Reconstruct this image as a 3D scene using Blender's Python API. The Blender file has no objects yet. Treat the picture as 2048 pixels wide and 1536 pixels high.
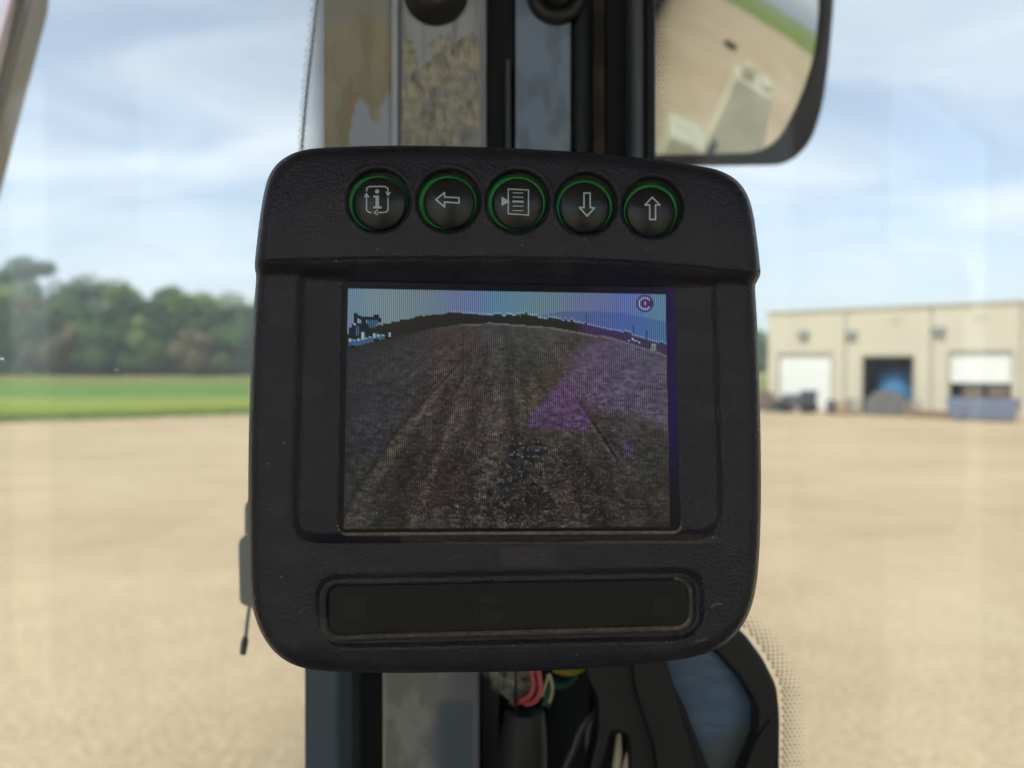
import bpy, bmesh, math, random
import numpy as np
from mathutils import Vector, Matrix

random.seed(7)
RNG = np.random.default_rng(7)
SC = bpy.context.scene
COL = SC.collection

# ------------------------------------------------------------------ camera
F = 1547.0                       # focal length in pixels of the 2048 px wide photograph
TH = math.radians(1.11)          # pitch down
EYE = Vector((0.0, 0.0, 3.0))
RIGHT = Vector((1, 0, 0)); UP = Vector((0, math.sin(TH), math.cos(TH))); FWD = Vector((0, math.cos(TH), -math.sin(TH)))
cam_d = bpy.data.cameras.new('camera'); cam = bpy.data.objects.new('camera', cam_d); COL.objects.link(cam)
cam.location = EYE; cam.rotation_euler = (math.pi/2 - TH, 0, 0)
cam_d.sensor_width = 36.0; cam_d.lens = 36.0*F/2048.0
cam_d.clip_start = 0.01; cam_d.clip_end = 5000
D0 = 0.273
cam_d.dof.use_dof = True; cam_d.dof.focus_distance = D0; cam_d.dof.aperture_fstop = 7.6
cam_d.dof.aperture_blades = 0
SC.camera = cam

# ------------------------------------------------------------------ world, sun, exposure
SUN_EL = math.radians(52); SUN_AZ = math.radians(222)     # azimuth of the sun, clockwise from +Y
EXPO = 0.50
def lin(c):
    return tuple((x/255/12.92) if x/255 <= 0.04045 else ((x/255+0.055)/1.055)**2.4 for x in c)
wd = bpy.data.worlds.new('World'); SC.world = wd; wd.use_nodes = True
nt = wd.node_tree; nt.nodes.clear()
N = nt.nodes.new; L = nt.links.new
out = N('ShaderNodeOutputWorld'); bg = N('ShaderNodeBackground'); sky = N('ShaderNodeTexSky')
sky.sky_type = 'NISHITA'; sky.sun_disc = False; sky.sun_elevation = SUN_EL; sky.sun_rotation = SUN_AZ
sky.air_density = 1.0; sky.dust_density = 0.6; sky.ozone_density = 1.6
bg.inputs['Strength'].default_value = 0.15
tc = N('ShaderNodeTexCoord'); sep = N('ShaderNodeSeparateXYZ'); L(tc.outputs['Generated'], sep.inputs[0])
zz = N('ShaderNodeMath'); zz.operation = 'MAXIMUM'; L(sep.outputs['Z'], zz.inputs[0]); zz.inputs[1].default_value = 0.0
za = N('ShaderNodeMath'); za.operation = 'ADD'; L(zz.outputs[0], za.inputs[0]); za.inputs[1].default_value = 0.22
dx = N('ShaderNodeMath'); dx.operation = 'DIVIDE'; L(sep.outputs['X'], dx.inputs[0]); L(za.outputs[0], dx.inputs[1])
dy = N('ShaderNodeMath'); dy.operation = 'DIVIDE'; L(sep.outputs['Y'], dy.inputs[0]); L(za.outputs[0], dy.inputs[1])
cmb = N('ShaderNodeCombineXYZ'); L(dx.outputs[0], cmb.inputs[0]); L(dy.outputs[0], cmb.inputs[1])
mp = N('ShaderNodeMapping'); L(cmb.outputs[0], mp.inputs[0]); mp.inputs['Rotation'].default_value = (0, 0, math.radians(14)); mp.inputs['Scale'].default_value = (0.75, 1.5, 1)
mp.inputs['Location'].default_value = (4.25, 1.1, 0)
n1 = N('ShaderNodeTexNoise'); n1.inputs['Scale'].default_value = 1.5; n1.inputs['Detail'].default_value = 7; n1.inputs['Roughness'].default_value = 0.52; n1.inputs['Distortion'].default_value = 0.7
L(mp.outputs[0], n1.inputs['Vector'])
cr = N('ShaderNodeValToRGB'); cr.color_ramp.elements[0].position = 0.36; cr.color_ramp.elements[1].position = 0.74
cr.color_ramp.elements[0].color = (0.30,)*3+(1,); cr.color_ramp.elements[1].color = (0.92,)*3+(1,)
L(n1.outputs['Fac'], cr.inputs[0])
# thin milky veil, thicker towards the horizon
hz = N('ShaderNodeMapRange'); hz.inputs['From Min'].default_value = 0.0; hz.inputs['From Max'].default_value = 0.28; hz.inputs['To Min'].default_value = 0.85; hz.inputs['To Max'].default_value = 0.0
L(zz.outputs[0], hz.inputs['Value'])
mx = N('ShaderNodeMath'); mx.operation = 'MAXIMUM'; L(cr.outputs[0], mx.inputs[0]); L(hz.outputs[0], mx.inputs[1])
mix = N('ShaderNodeMix'); mix.data_type = 'RGBA'
L(mx.outputs[0], mix.inputs['Factor']); L(sky.outputs[0], mix.inputs['A']); mix.inputs['B'].default_value = (6.6, 7.0, 7.5, 1)
L(mix.outputs['Result'], bg.inputs['Color']); L(bg.outputs[0], out.inputs[0])

sun_d = bpy.data.lights.new('sun', 'SUN'); sun = bpy.data.objects.new('sun', sun_d); COL.objects.link(sun)
sun_d.energy = 3.3; sun_d.angle = math.radians(0.6); sun_d.color = (1.0, 0.95, 0.87)
sdir = Vector((math.sin(SUN_AZ)*math.cos(SUN_EL), math.cos(SUN_AZ)*math.cos(SUN_EL), math.sin(SUN_EL)))
sun.rotation_euler = sdir.to_track_quat('Z', 'Y').to_euler(); sun.location = (0, 0, 30)
SC.view_settings.view_transform = 'Standard'; SC.view_settings.look = 'None'
SC.view_settings.exposure = EXPO; SC.view_settings.gamma = 1.0; SC.view_settings.use_curve_mapping = False
SC.cycles.transparent_max_bounces = 24; SC.cycles.max_bounces = 8; SC.cycles.use_denoising = True
SC.cycles.caustics_reflective = False; SC.cycles.caustics_refractive = False

HAZE = 0.0011
# ------------------------------------------------------------------ helpers
def W(px, py, d):
    return EYE + RIGHT*((px-1024)/F*d) + UP*((768-py)/F*d) + FWD*d
MATS = {}
XF = {}          # own record of each parent's world matrix
def empty(name, loc, rz=0.0):
    o = bpy.data.objects.new(name, None); COL.objects.link(o)
    o.location = loc; o.rotation_euler = (0, 0, rz); o.empty_display_size = 0.1
    XF[o.name] = Matrix.Translation(Vector(loc)) @ Matrix.Rotation(rz, 4, 'Z')
    return o
def tag(o, label=None, cat=None, group=None, kind=None):
    if label: o['label'] = label
    if cat: o['category'] = cat
    if group: o['group'] = group
    if kind: o['kind'] = kind
    return o
def build(name, verts, faces, mat, parent=None, smooth=False, origin=None, bevel=0, kind=None, label=None):
    """mesh from world-space vertices"""
    if parent is not None:
        M = XF[parent.name]
    else:
        M = Matrix.Translation(Vector(origin)) if origin is not None else Matrix.Identity(4)
    Mi = np.array(M.inverted())
    v = np.array([tuple(p) for p in verts], dtype=float) if not isinstance(verts, np.ndarray) else verts
    v = v @ Mi[:3, :3].T + Mi[:3, 3]
    me = bpy.data.meshes.new(name)
    if isinstance(faces, np.ndarray):
        nf, k = faces.shape
        me.vertices.add(len(v)); me.vertices.foreach_set('co', v.astype(np.float32).ravel())
        me.loops.add(nf*k); me.loops.foreach_set('vertex_index', faces.astype(np.int32).ravel())
        me.polygons.add(nf); me.polygons.foreach_set('loop_start', np.arange(0, nf*k, k, dtype=np.int32))
        me.polygons.foreach_set('loop_total', np.full(nf, k, dtype=np.int32))
        me.update(calc_edges=True)
    else:
        me.from_pydata([tuple(p) for p in v], [], faces); me.update()
    if mat: me.materials.append(mat)
    me.polygons.foreach_set('use_smooth', np.full(len(me.polygons), bool(smooth)))
    o = bpy.data.objects.new(name, me); COL.objects.link(o)
    if parent is not None:
        o.parent = parent; XF[o.name] = XF[parent.name]
    else:
        o.matrix_world = M; o.location = M.to_translation(); XF[o.name] = M
    if bevel:
        b = o.modifiers.new('bevel', 'BEVEL'); b.width = bevel; b.segments = 3; b.limit_method = 'ANGLE'; b.angle_limit = math.radians(40)
        me.polygons.foreach_set('use_smooth', np.full(len(me.polygons), True))
        try: b.harden_normals = True
        except Exception: pass
    if kind: o['kind'] = kind
    if label: o['label'] = label
    return o

class MB:
    def __init__(s): s.v = []; s.f = []
    def add(s, v, f):
        n = len(s.v); s.v += [Vector(p) for p in v]; s.f += [tuple(i+n for i in q) for q in f]; return s
    def box(s, x0, x1, y0, y1, z0, z1, M=None):
        v = [Vector((x, y, z)) for z in (z0, z1) for y in (y0, y1) for x in (x0, x1)]
        if M is not None: v = [M @ p for p in v]
        return s.add(v, [(0, 2, 3, 1), (4, 5, 7, 6), (0, 1, 5, 4), (2, 6, 7, 3), (0, 4, 6, 2), (1, 3, 7, 5)])
    def obj(s, name, mat, parent=None, **k): return build(name, s.v, s.f, mat, parent, **k)

def catmull(pts, n=8, closed=False):
    P = [np.array(p, float) for p in pts]; m = len(P); res = []
    rng = range(m if closed else m-1)
    for i in rng:
        if closed: a, b, c, d = P[(i-1) % m], P[i], P[(i+1) % m], P[(i+2) % m]
        else: a, b, c, d = P[max(i-1, 0)], P[i], P[i+1], P[min(i+2, m-1)]
        for k in range(n):
            t = k/n
            res.append(0.5*((2*b)+(-a+c)*t+(2*a-5*b+4*c-d)*t*t+(-a+3*b-3*c+d)*t**3))
    if not closed: res.append(P[-1])
    return res
def tube(pts, r, seg=12, n=8, caps=True):
    """swept tube through world points; r radius or list"""
    P = [Vector(p) for p in catmull([tuple(p) for p in pts], n)]
    R = r if isinstance(r, (list, tuple)) else [r]*len(pts)
    Rr = np.interp(np.linspace(0, len(pts)-1, len(P)), range(len(pts)), R)
    v = []; f = []
    up = Vector((0.13, 0.9, 0.31)).normalized()
    for i, p in enumerate(P):
        t = (P[min(i+1, len(P)-1)]-P[max(i-1, 0)]).normalized()
        a = t.cross(up).normalized(); b = t.cross(a).normalized()
        for k in range(seg):
            an = 2*math.pi*k/seg
            v.append(p+(a*math.cos(an)+b*math.sin(an))*float(Rr[i]))
    for i in range(len(P)-1):
        for k in range(seg):
            f.append((i*seg+k, i*seg+(k+1) % seg, (i+1)*seg+(k+1) % seg, (i+1)*seg+k))
    if caps:
        f.append(tuple(range(seg))[::-1]); f.append(tuple((len(P)-1)*seg+k for k in range(seg)))
    return v, f
def lathe(center, axis, prof, seg=48, sx=1.0):
    """prof: (radius, height along axis) in metres"""
    ax = Vector(axis).normalized(); a = ax.orthogonal().normalized(); b = ax.cross(a)
    v = []; f = []
    for (r, h) in prof:
        for k in range(seg):
            an = 2*math.pi*k/seg
            v.append(Vector(center)+ax*h+(a*math.cos(an)+b*math.sin(an))*r)
    for i in range(len(prof)-1):
        for k in range(seg):
            f.append((i*seg+k, i*seg+(k+1) % seg, (i+1)*seg+(k+1) % seg, (i+1)*seg+k))
    f.append(tuple((len(prof)-1)*seg+k for k in range(seg)))
    return v, f
def prism(pts, d, thick, back_scale=1.0):
    """photo-plane outline at depth d, straight back by thick"""
    n = len(pts); fr = [W(x, y, d) for x, y in pts]
    bk = [p+FWD*thick for p in fr]
    return fr+bk, [tuple(range(n))[::-1], tuple(range(n, 2*n))]+[(i, (i+1) % n, n+(i+1) % n, n+i) for i in range(n)]
def rounded(pts, r, n=6):
    """round every corner of a polygon by (up to) r"""
    m = len(pts); res = []
    for i in range(m):
        p = np.array(pts[i], float); a = np.array(pts[i-1], float); b = np.array(pts[(i+1) % m], float)
        rr = r[i] if isinstance(r, (list, tuple)) else r
        la, lb = np.linalg.norm(a-p), np.linalg.norm(b-p); q = min(rr, la*.48, lb*.48)
        s = p+(a-p)/la*q; e = p+(b-p)/lb*q
        for k in range(n+1):
            t = k/n; res.append((1-t)**2*s+2*t*(1-t)*p+t*t*e)
    return [tuple(x) for x in res]

# numpy noise
def _h(ix, iy, s):
    x = (ix*374761393+iy*668265263+s*982451653) & 0xffffffff
    x = ((x ^ (x >> 13))*1274126177) & 0xffffffff
    return ((x ^ (x >> 16)) & 0xffff)/65535.0
def vnoise(x, y, s=0):
    ix = np.floor(x).astype(np.int64); iy = np.floor(y).astype(np.int64); fx = x-ix; fy = y-iy
    fx = fx*fx*(3-2*fx); fy = fy*fy*(3-2*fy)
    a = _h(ix, iy, s); b = _h(ix+1, iy, s); c = _h(ix, iy+1, s); d = _h(ix+1, iy+1, s)
    return (a*(1-fx)+b*fx)*(1-fy)+(c*(1-fx)+d*fx)*fy
def fbm(x, y, s=0, o=4):
    r = 0; a = 0.5; t = 0
    for k in range(o):
        r = r+a*vnoise(x*2**k, y*2**k, s+k*17); t += a; a *= 0.5
    return r/t
def smooth(a, b, x):
    t = np.clip((x-a)/(b-a), 0, 1); return t*t*(3-2*t)
def inpoly(X, Y, poly):
    r = np.zeros(X.shape, bool); n = len(poly)
    for i in range(n):
        x0, y0 = poly[i]; x1, y1 = poly[(i+1) % n]
        if y0 == y1: continue
        c = ((Y < y0) != (Y < y1)) & (X < (x1-x0)*(Y-y0)/(y1-y0)+x0)
        r ^= c
    return r
def segdist(X, Y, poly, closed=True):
    """distance to polyline and the nearest point"""
    best = np.full(X.shape, 1e9); nx = np.zeros(X.shape); ny = np.zeros(X.shape)
    n = len(poly)
    for i in range(n if closed else n-1):
        x0, y0 = poly[i]; x1, y1 = poly[(i+1) % n]
        ex, ey = x1-x0, y1-y0; l2 = ex*ex+ey*ey
        if l2 < 1e-12: continue
        t = np.clip(((X-x0)*ex+(Y-y0)*ey)/l2, 0, 1)
        qx = x0+t*ex; qy = y0+t*ey; d = np.hypot(X-qx, Y-qy)
        m = d < best; best = np.where(m, d, best); nx = np.where(m, qx, nx); ny = np.where(m, qy, ny)
    return best, nx, ny
def sdf(X, Y, poly):
    d, nx, ny = segdist(X, Y, poly); ins = inpoly(X, Y, poly)
    return np.where(ins, -d, d), nx, ny

# ------------------------------------------------------------------ materials
def pm(name, col, rough=0.5, metal=0.0, noise=None, bump=None, spec=0.5, emit=None, attr=None, coat=0, rough_spec=None):
    """col sRGB 0-255. noise=(scale, amount, col2[, detail]); bump=(scale, strength, distance); attr: colour attribute name"""
    if name in MATS: return MATS[name]
    m = bpy.data.materials.new(name); m.use_nodes = True; t = m.node_tree; b = t.nodes['Principled BSDF']
    b.inputs['Base Color'].default_value = (*lin(col), 1); b.inputs['Roughness'].default_value = rough; b.inputs['Metallic'].default_value = metal
    b.inputs['Specular IOR Level'].default_value = spec
    if coat: b.inputs['Coat Weight'].default_value = coat
    tco = t.nodes.new('ShaderNodeTexCoord')
    csock = None
    if attr:
        at = t.nodes.new('ShaderNodeVertexColor'); at.layer_name = attr; csock = at.outputs['Color']
        t.links.new(csock, b.inputs['Base Color'])
    if noise:
        sc, am, c2 = noise[0], noise[1], noise[2]
        nz = t.nodes.new('ShaderNodeTexNoise'); nz.inputs['Scale'].default_value = sc; nz.inputs['Detail'].default_value = noise[3] if len(noise) > 3 else 5
        t.links.new(tco.outputs['Object'], nz.inputs['Vector'])
        mr = t.nodes.new('ShaderNodeMapRange'); mr.inputs['From Min'].default_value = 0.35; mr.inputs['From Max'].default_value = 0.68
        mr.inputs['To Max'].default_value = am; t.links.new(nz.outputs['Fac'], mr.inputs['Value'])
        mi = t.nodes.new('ShaderNodeMix'); mi.data_type = 'RGBA'
        t.links.new(mr.outputs[0], mi.inputs['Factor'])
        if csock: t.links.new(csock, mi.inputs['A'])
        else: mi.inputs['A'].default_value = (*lin(col), 1)
        mi.inputs['B'].default_value = (*lin(c2), 1); t.links.new(mi.outputs['Result'], b.inputs['Base Color'])
        rr = t.nodes.new('ShaderNodeMapRange'); rr.inputs['To Min'].default_value = max(rough-.08, .02); rr.inputs['To Max'].default_value = min(rough+.12, 1)
        t.links.new(nz.outputs['Fac'], rr.inputs['Value']); t.links.new(rr.outputs[0], b.inputs['Roughness'])
    if bump:
        nb = t.nodes.new('ShaderNodeTexNoise'); nb.inputs['Scale'].default_value = bump[0]; nb.inputs['Detail'].default_value = 3
        t.links.new(tco.outputs['Object'], nb.inputs['Vector'])
        bp = t.nodes.new('ShaderNodeBump'); bp.inputs['Strength'].default_value = bump[1]; bp.inputs['Distance'].default_value = bump[2]
        t.links.new(nb.outputs['Fac'], bp.inputs['Height']); t.links.new(bp.outputs[0], b.inputs['Normal'])
    if emit:
        b.inputs['Emission Color'].default_value = (*lin(emit[0]), 1); b.inputs['Emission Strength'].default_value = emit[1]
    if rough_spec is not None: b.inputs['Specular IOR Level'].default_value = rough_spec
    MATS[name] = m
    return m

def glass_material(name, dust=0.03, refl=1.5, seed=0.0):
    m = bpy.data.materials.new(name); m.use_nodes = True; t = m.node_tree; t.nodes.clear()
    o = t.nodes.new('ShaderNodeOutputMaterial'); tr = t.nodes.new('ShaderNodeBsdfTransparent'); gl = t.nodes.new('ShaderNodeBsdfGlossy')
    tr.inputs[0].default_value = (0.965, 0.985, 0.975, 1); gl.inputs['Roughness'].default_value = 0.012
    fr = t.nodes.new('ShaderNodeFresnel'); fr.inputs['IOR'].default_value = 1.5
    mu = t.nodes.new('ShaderNodeMath'); mu.operation = 'MULTIPLY'; mu.inputs[1].default_value = refl; mu.use_clamp = True; t.links.new(fr.outputs[0], mu.inputs[0])
    mi = t.nodes.new('ShaderNodeMixShader'); t.links.new(mu.outputs[0], mi.inputs[0]); t.links.new(tr.outputs[0], mi.inputs[1]); t.links.new(gl.outputs[0], mi.inputs[2])
    df = t.nodes.new('ShaderNodeBsdfDiffuse'); df.inputs[0].default_value = (0.62, 0.62, 0.60, 1)
    tl = t.nodes.new('ShaderNodeBsdfTranslucent'); tl.inputs[0].default_value = (0.75, 0.75, 0.73, 1)
    m2 = t.nodes.new('ShaderNodeMixShader'); m2.inputs[0].default_value = 0.55; t.links.new(df.outputs[0], m2.inputs[1]); t.links.new(tl.outputs[0], m2.inputs[2])
    tcn = t.nodes.new('ShaderNodeTexCoord'); nz = t.nodes.new('ShaderNodeTexNoise'); nz.inputs['Scale'].default_value = 9; nz.inputs['Detail'].default_value = 6
    t.links.new(tcn.outputs['Object'], nz.inputs['Vector'])
    mr = t.nodes.new('ShaderNodeMapRange'); mr.inputs['From Min'].default_value = .3; mr.inputs['From Max'].default_value = .75; mr.inputs['To Min'].default_value = dust*.5; mr.inputs['To Max'].default_value = dust*1.7
    t.links.new(nz.outputs['Fac'], mr.inputs['Value'])
    m3 = t.nodes.new('ShaderNodeMixShader'); t.links.new(mr.outputs[0], m3.inputs[0]); t.links.new(mi.outputs[0], m3.inputs[1]); t.links.new(m2.outputs[0], m3.inputs[2])
    t.links.new(m3.outputs[0], o.inputs[0])
    return m

# ------------------------------------------------------------------ ground and field
def gh(x, y):
    """terrain height: flat yard, field rising gently beyond it on the left and far away"""
    x = np.asarray(x, float); y = np.asarray(y, float)
    rise = smooth(46, 150, y)*2.35*(1-smooth(4, 20, x)*(1-smooth(90, 130, y)))
    far = smooth(160, 900, np.hypot(x, y))*-0.5
    return rise+far*0
def axis_pts(a, b, fine, lo, hi):
    s = np.arange(lo, hi+1e-6, fine)
    l = lo-np.geomspace(fine, lo-a, 24)[::1]; r = hi+np.geomspace(fine, b-hi, 24)
    return np.concatenate([l[::-1], s, r])
gx = axis_pts(-2600, 2600, 3.0, -120, 90); gy = axis_pts(-2600, 2600, 3.0, -40, 190)
GX, GY = np.meshgrid(gx, gy); GZ = gh(GX, GY)
nx_, ny_ = len(gx), len(gy)
idx = np.arange(nx_*ny_).reshape(ny_, nx_)
quads = np.stack([idx[:-1, :-1], idx[:-1, 1:], idx[1:, 1:], idx[1:, :-1]], -1).reshape(-1, 4)

def ground_material():
    m = bpy.data.materials.new('yard_gravel_and_grass'); m.use_nodes = True; t = m.node_tree; b = t.nodes['Principled BSDF']
    b.inputs['Roughness'].default_value = 0.95; b.inputs['Specular IOR Level'].default_value = 0.1
    nn = t.nodes.new; ll = t.links.new
    tco = nn('ShaderNodeTexCoord'); geo = nn('ShaderNodeSeparateXYZ'); ll(tco.outputs['Object'], geo.inputs[0])
    def noise(scale, det=5, stretch=None, rough=.55):
        z = nn('ShaderNodeTexNoise'); z.inputs['Scale'].default_value = scale; z.inputs['Detail'].default_value = det; z.inputs['Roughness'].default_value = rough
        if stretch:
            mpn = nn('ShaderNodeMapping'); mpn.inputs['Scale'].default_value = stretch; ll(tco.outputs['Object'], mpn.inputs[0]); ll(mpn.outputs[0], z.inputs[0])
        else: ll(tco.outputs['Object'], z.inputs[0])
        return z.outputs['Fac']
    def ramp(s, stops):
        r = nn('ShaderNodeValToRGB'); e = r.color_ramp.elements
        while len(e) < len(stops): e.new(0.5)
        for i, (p, c) in enumerate(stops): e[i].position = p; e[i].color = (*lin(c), 1) if len(c) == 3 else c
        ll(s, r.inputs[0]); return r.outputs[0]
    def mixc(f, a, bb, mode='MIX'):
        q = nn('ShaderNodeMix'); q.data_type = 'RGBA'; q.blend_type = mode
        if isinstance(f, float): q.inputs['Factor'].default_value = f
        else: ll(f, q.inputs['Factor'])
        ll(a, q.inputs['A']); ll(bb, q.inputs['B']); return q.outputs['Result']
    g1 = ramp(noise(0.11, 6), [(0.32, (160, 144, 116)), (0.5, (180, 164, 134)), (0.68, (202, 192, 164))])
    g2 = ramp(noise(1.6, 5), [(0.3, (148, 130, 102)), (0.52, (180, 164, 134)), (0.72, (210, 198, 168))])
    g3 = ramp(noise(14, 4), [(0.3, (112, 98, 80)), (0.5, (180, 162, 132)), (0.72, (222, 212, 190))])
    tr = ramp(noise(0.35, 5, (0.7, 1.0, 1)), [(0.36, (158, 140, 112)), (0.66, (206, 194, 164))])
    grav = mixc(0.4, mixc(0.4, mixc(0.35, g1, g2), tr), g3)
    h1 = ramp(noise(0.5, 5, (0.15, 1, 1)), [(0.3, (100, 110, 40)), (0.55, (124, 128, 56)), (0.75, (150, 146, 80))])
    # bands of the field by distance (wild grass, crop rows, stubble)
    yy = nn('ShaderNodeMath'); yy.operation = 'DIVIDE'; ll(geo.outputs['Y'], yy.inputs[0]); yy.inputs[1].default_value = 150
    wob = nn('ShaderNodeMath'); wob.operation = 'MULTIPLY_ADD'; ll(noise(0.03, 3), wob.inputs[0]); wob.inputs[1].default_value = 0.10; ll(yy.outputs[0], wob.inputs[2])
    bands = ramp(wob.outputs[0], [(0.36, (106, 128, 30)), (0.43, (130, 144, 50)), (0.50, (146, 154, 72)), (0.56, (76, 126, 62)), (0.68, (92, 128, 62)), (0.80, (132, 128, 78)), (0.90, (152, 154, 96))])
    grass = mixc(0.35, bands, h1)
    # edge of the gravel yard: about 45 m out, wavy, slanting; the building side stays gravel
    xs = nn('ShaderNodeMath'); xs.operation = 'MULTIPLY'; ll(geo.outputs['X'], xs.inputs[0]); xs.inputs[1].default_value = 0.63
    ys = nn('ShaderNodeMath'); ys.operation = 'SUBTRACT'; ll(geo.outputs['Y'], ys.inputs[0]); ll(xs.outputs[0], ys.inputs[1])
    wv = nn('ShaderNodeMath'); wv.operation = 'MULTIPLY_ADD'; ll(noise(0.5, 4), wv.inputs[0]); wv.inputs[1].default_value = 3.0; ll(ys.outputs[0], wv.inputs[2])
    ed = nn('ShaderNodeMapRange'); ed.inputs['From Min'].default_value = 63.2; ed.inputs['From Max'].default_value = 65.2; ll(wv.outputs[0], ed.inputs['Value'])
    rt = nn('ShaderNodeMapRange'); rt.inputs['From Min'].default_value = 7.0; rt.inputs['From Max'].default_value = 5.0; ll(geo.outputs['X'], rt.inputs['Value'])
    rf = nn('ShaderNodeMapRange'); rf.inputs['From Min'].default_value = 95; rf.inputs['From Max'].default_value = 100; ll(geo.outputs['Y'], rf.inputs['Value'])
    mxx = nn('ShaderNodeMath'); mxx.operation = 'MAXIMUM'; ll(rt.outputs[0], mxx.inputs[0]); ll(rf.outputs[0], mxx.inputs[1])
    e1 = nn('ShaderNodeMath'); e1.operation = 'MULTIPLY'; ll(ed.outputs[0], e1.inputs[0]); ll(mxx.outputs[0], e1.inputs[1])
    # field on the far right and behind the machine too
    bx = nn('ShaderNodeMapRange'); bx.inputs['From Min'].default_value = 44; bx.inputs['From Max'].default_value = 46
    sb = nn('ShaderNodeMath'); sb.operation = 'MULTIPLY_ADD'; ll(geo.outputs['Y'], sb.inputs[0]); sb.inputs[1].default_value = -1.0; sb.inputs[2].default_value = 0
    ll(sb.outputs[0], bx.inputs['Value'])
    mm = nn('ShaderNodeMath'); mm.operation = 'MAXIMUM'; ll(e1.outputs[0], mm.inputs[0]); ll(bx.outputs[0], mm.inputs[1])
    fx = nn('ShaderNodeMapRange'); fx.inputs['From Min'].default_value = 84; fx.inputs['From Max'].default_value = 87; ll(geo.outputs['X'], fx.inputs['Value'])
    m4 = nn('ShaderNodeMath'); m4.operation = 'MAXIMUM'; ll(mm.outputs[0], m4.inputs[0]); ll(fx.outputs[0], m4.inputs[1])
    tn = nn('ShaderNodeMix'); tn.data_type = 'RGBA'; tn.blend_type = 'MULTIPLY'; tn.inputs['Factor'].default_value = 1.0; ll(grav, tn.inputs['A']); tn.inputs['B'].default_value = (1.03, .965, .925, 1)
    c = mixc(m4.outputs[0], tn.outputs['Result'], grass)
    ll(c, b.inputs['Base Color'])
    bp = nn('ShaderNodeBump'); bp.inputs['Strength'].default_value = 0.6; bp.inputs['Distance'].default_value = 0.03; ll(noise(9, 5), bp.inputs['Height']); ll(bp.outputs[0], b.inputs['Normal'])
    return m
gv = np.stack([GX.ravel(), GY.ravel(), GZ.ravel()], -1)
ground = build('ground', gv, quads, ground_material(), smooth=True); ground['kind'] = 'structure'

# loose stones and shallow ridges on the near yard (uncountable)
def stones():
    mb = []; fs = []
    n = 2600; k = 0
    for i in range(n):
        y = 3.5+38*RNG.random()**1.6; x = (RNG.random()*1.5-0.75)*y
        s = 0.010+0.028*RNG.random()**3
        q = RNG.random((6, 3))*.5+.6
        base = [(1, 0, 0), (0, 1, 0), (-1, 0, 0), (0, -1, 0), (0, 0, .8), (0, 0, -.3)]
        for j, p in enumerate(base): mb.append((x+p[0]*s*q[j, 0], y+p[1]*s*q[j, 1], p[2]*s*q[j, 2]))
        for f in ((0, 1, 4), (1, 2, 4), (2, 3, 4), (3, 0, 4), (1, 0, 5), (2, 1, 5), (3, 2, 5), (0, 3, 5)): fs.append(tuple(k+a for a in f))
        k += 6
    v = np.array(mb); f = np.array(fs)
    return v, f
sv, sf = stones()
st = build('loose_stones', sv, sf, pm('stone_pale', (190, 178, 158), .9, noise=(3, 1, (120, 108, 92))))
tag(st, 'pale loose gravel stones scattered over the sandy yard', 'gravel', kind='stuff')

# ------------------------------------------------------------------ trees
def leaf_material(name, c1, c2):
    m = bpy.data.materials.new(name); m.use_nodes = True; t = m.node_tree; b = t.nodes['Principled BSDF']
    b.inputs['Roughness'].default_value = 0.7; b.inputs['Specular IOR Level'].default_value = 0.25
    at = t.nodes.new('ShaderNodeVertexColor'); at.layer_name = 'tone'
    sp = t.nodes.new('ShaderNodeSeparateColor'); t.links.new(at.outputs[0], sp.inputs[0])
    mi = t.nodes.new('ShaderNodeMix'); mi.data_type = 'RGBA'; mi.inputs['A'].default_value = (*lin(c1), 1); mi.inputs['B'].default_value = (*lin(c2), 1)
    t.links.new(sp.outputs[0], mi.inputs['Factor']); t.links.new(mi.outputs['Result'], b.inputs['Base Color'])
    return m
LEAF = [leaf_material('leaves_mid_green', (76, 104, 48), (132, 154, 74)),
        leaf_material('leaves_dark_green', (52, 82, 50), (92, 122, 64)),
        leaf_material('leaves_brownish', (98, 92, 72), (132, 126, 84))]
BARK = pm('bark', (92, 80, 70), .9, noise=(4, 1, (60, 52, 46)))
def crown_mesh(seed, h, w, mat, dead=False):
    r = np.random.default_rng(seed)
    cs = []
    nl = 16
    for i in range(nl):
        z = h*(0.22+0.72*r.random()); rad = w*0.5*math.sin(math.pi*min(max((z/h-.05)/1.0, .05), .98))**0.6*r.random()**.5*.85
        a = r.random()*6.283; cs.append((rad*math.cos(a), rad*math.sin(a), z, w*(0.13+0.14*r.random()), r.random()))
    cs.append((0, 0, h*.86, w*.2, .7))
    vs = []; tn = []
    nper = 430
    for (cx, cy, cz, cr_, tone) in cs:
        d = r.normal(size=(nper, 3)); d /= np.linalg.norm(d, axis=1)[:, None]; rr = cr_*(0.55+0.5*r.random(nper))[:, None]
        p = d*rr*np.array([1, 1, .8])+np.array([cx, cy, cz])
        s = 0.16+0.22*r.random((nper, 1))
        u = r.normal(size=(nper, 3)); u /= np.linalg.norm(u, axis=1)[:, None]; v = np.cross(u, d); v /= np.linalg.norm(v, axis=1)[:, None]+1e-6
        q = np.stack([p-u*s, p-v*s*.6, p+u*s, p+v*s*.6], 1); vs.append(q.reshape(-1, 3))
        tn.append(np.repeat(np.clip(tone*.6+r.random(nper)*.5, 0, 1), 4))
    V = np.concatenate(vs); Tn = np.concatenate(tn); Fc = np.arange(len(V)).reshape(-1, 4)
    return V, Fc, Tn
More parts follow.
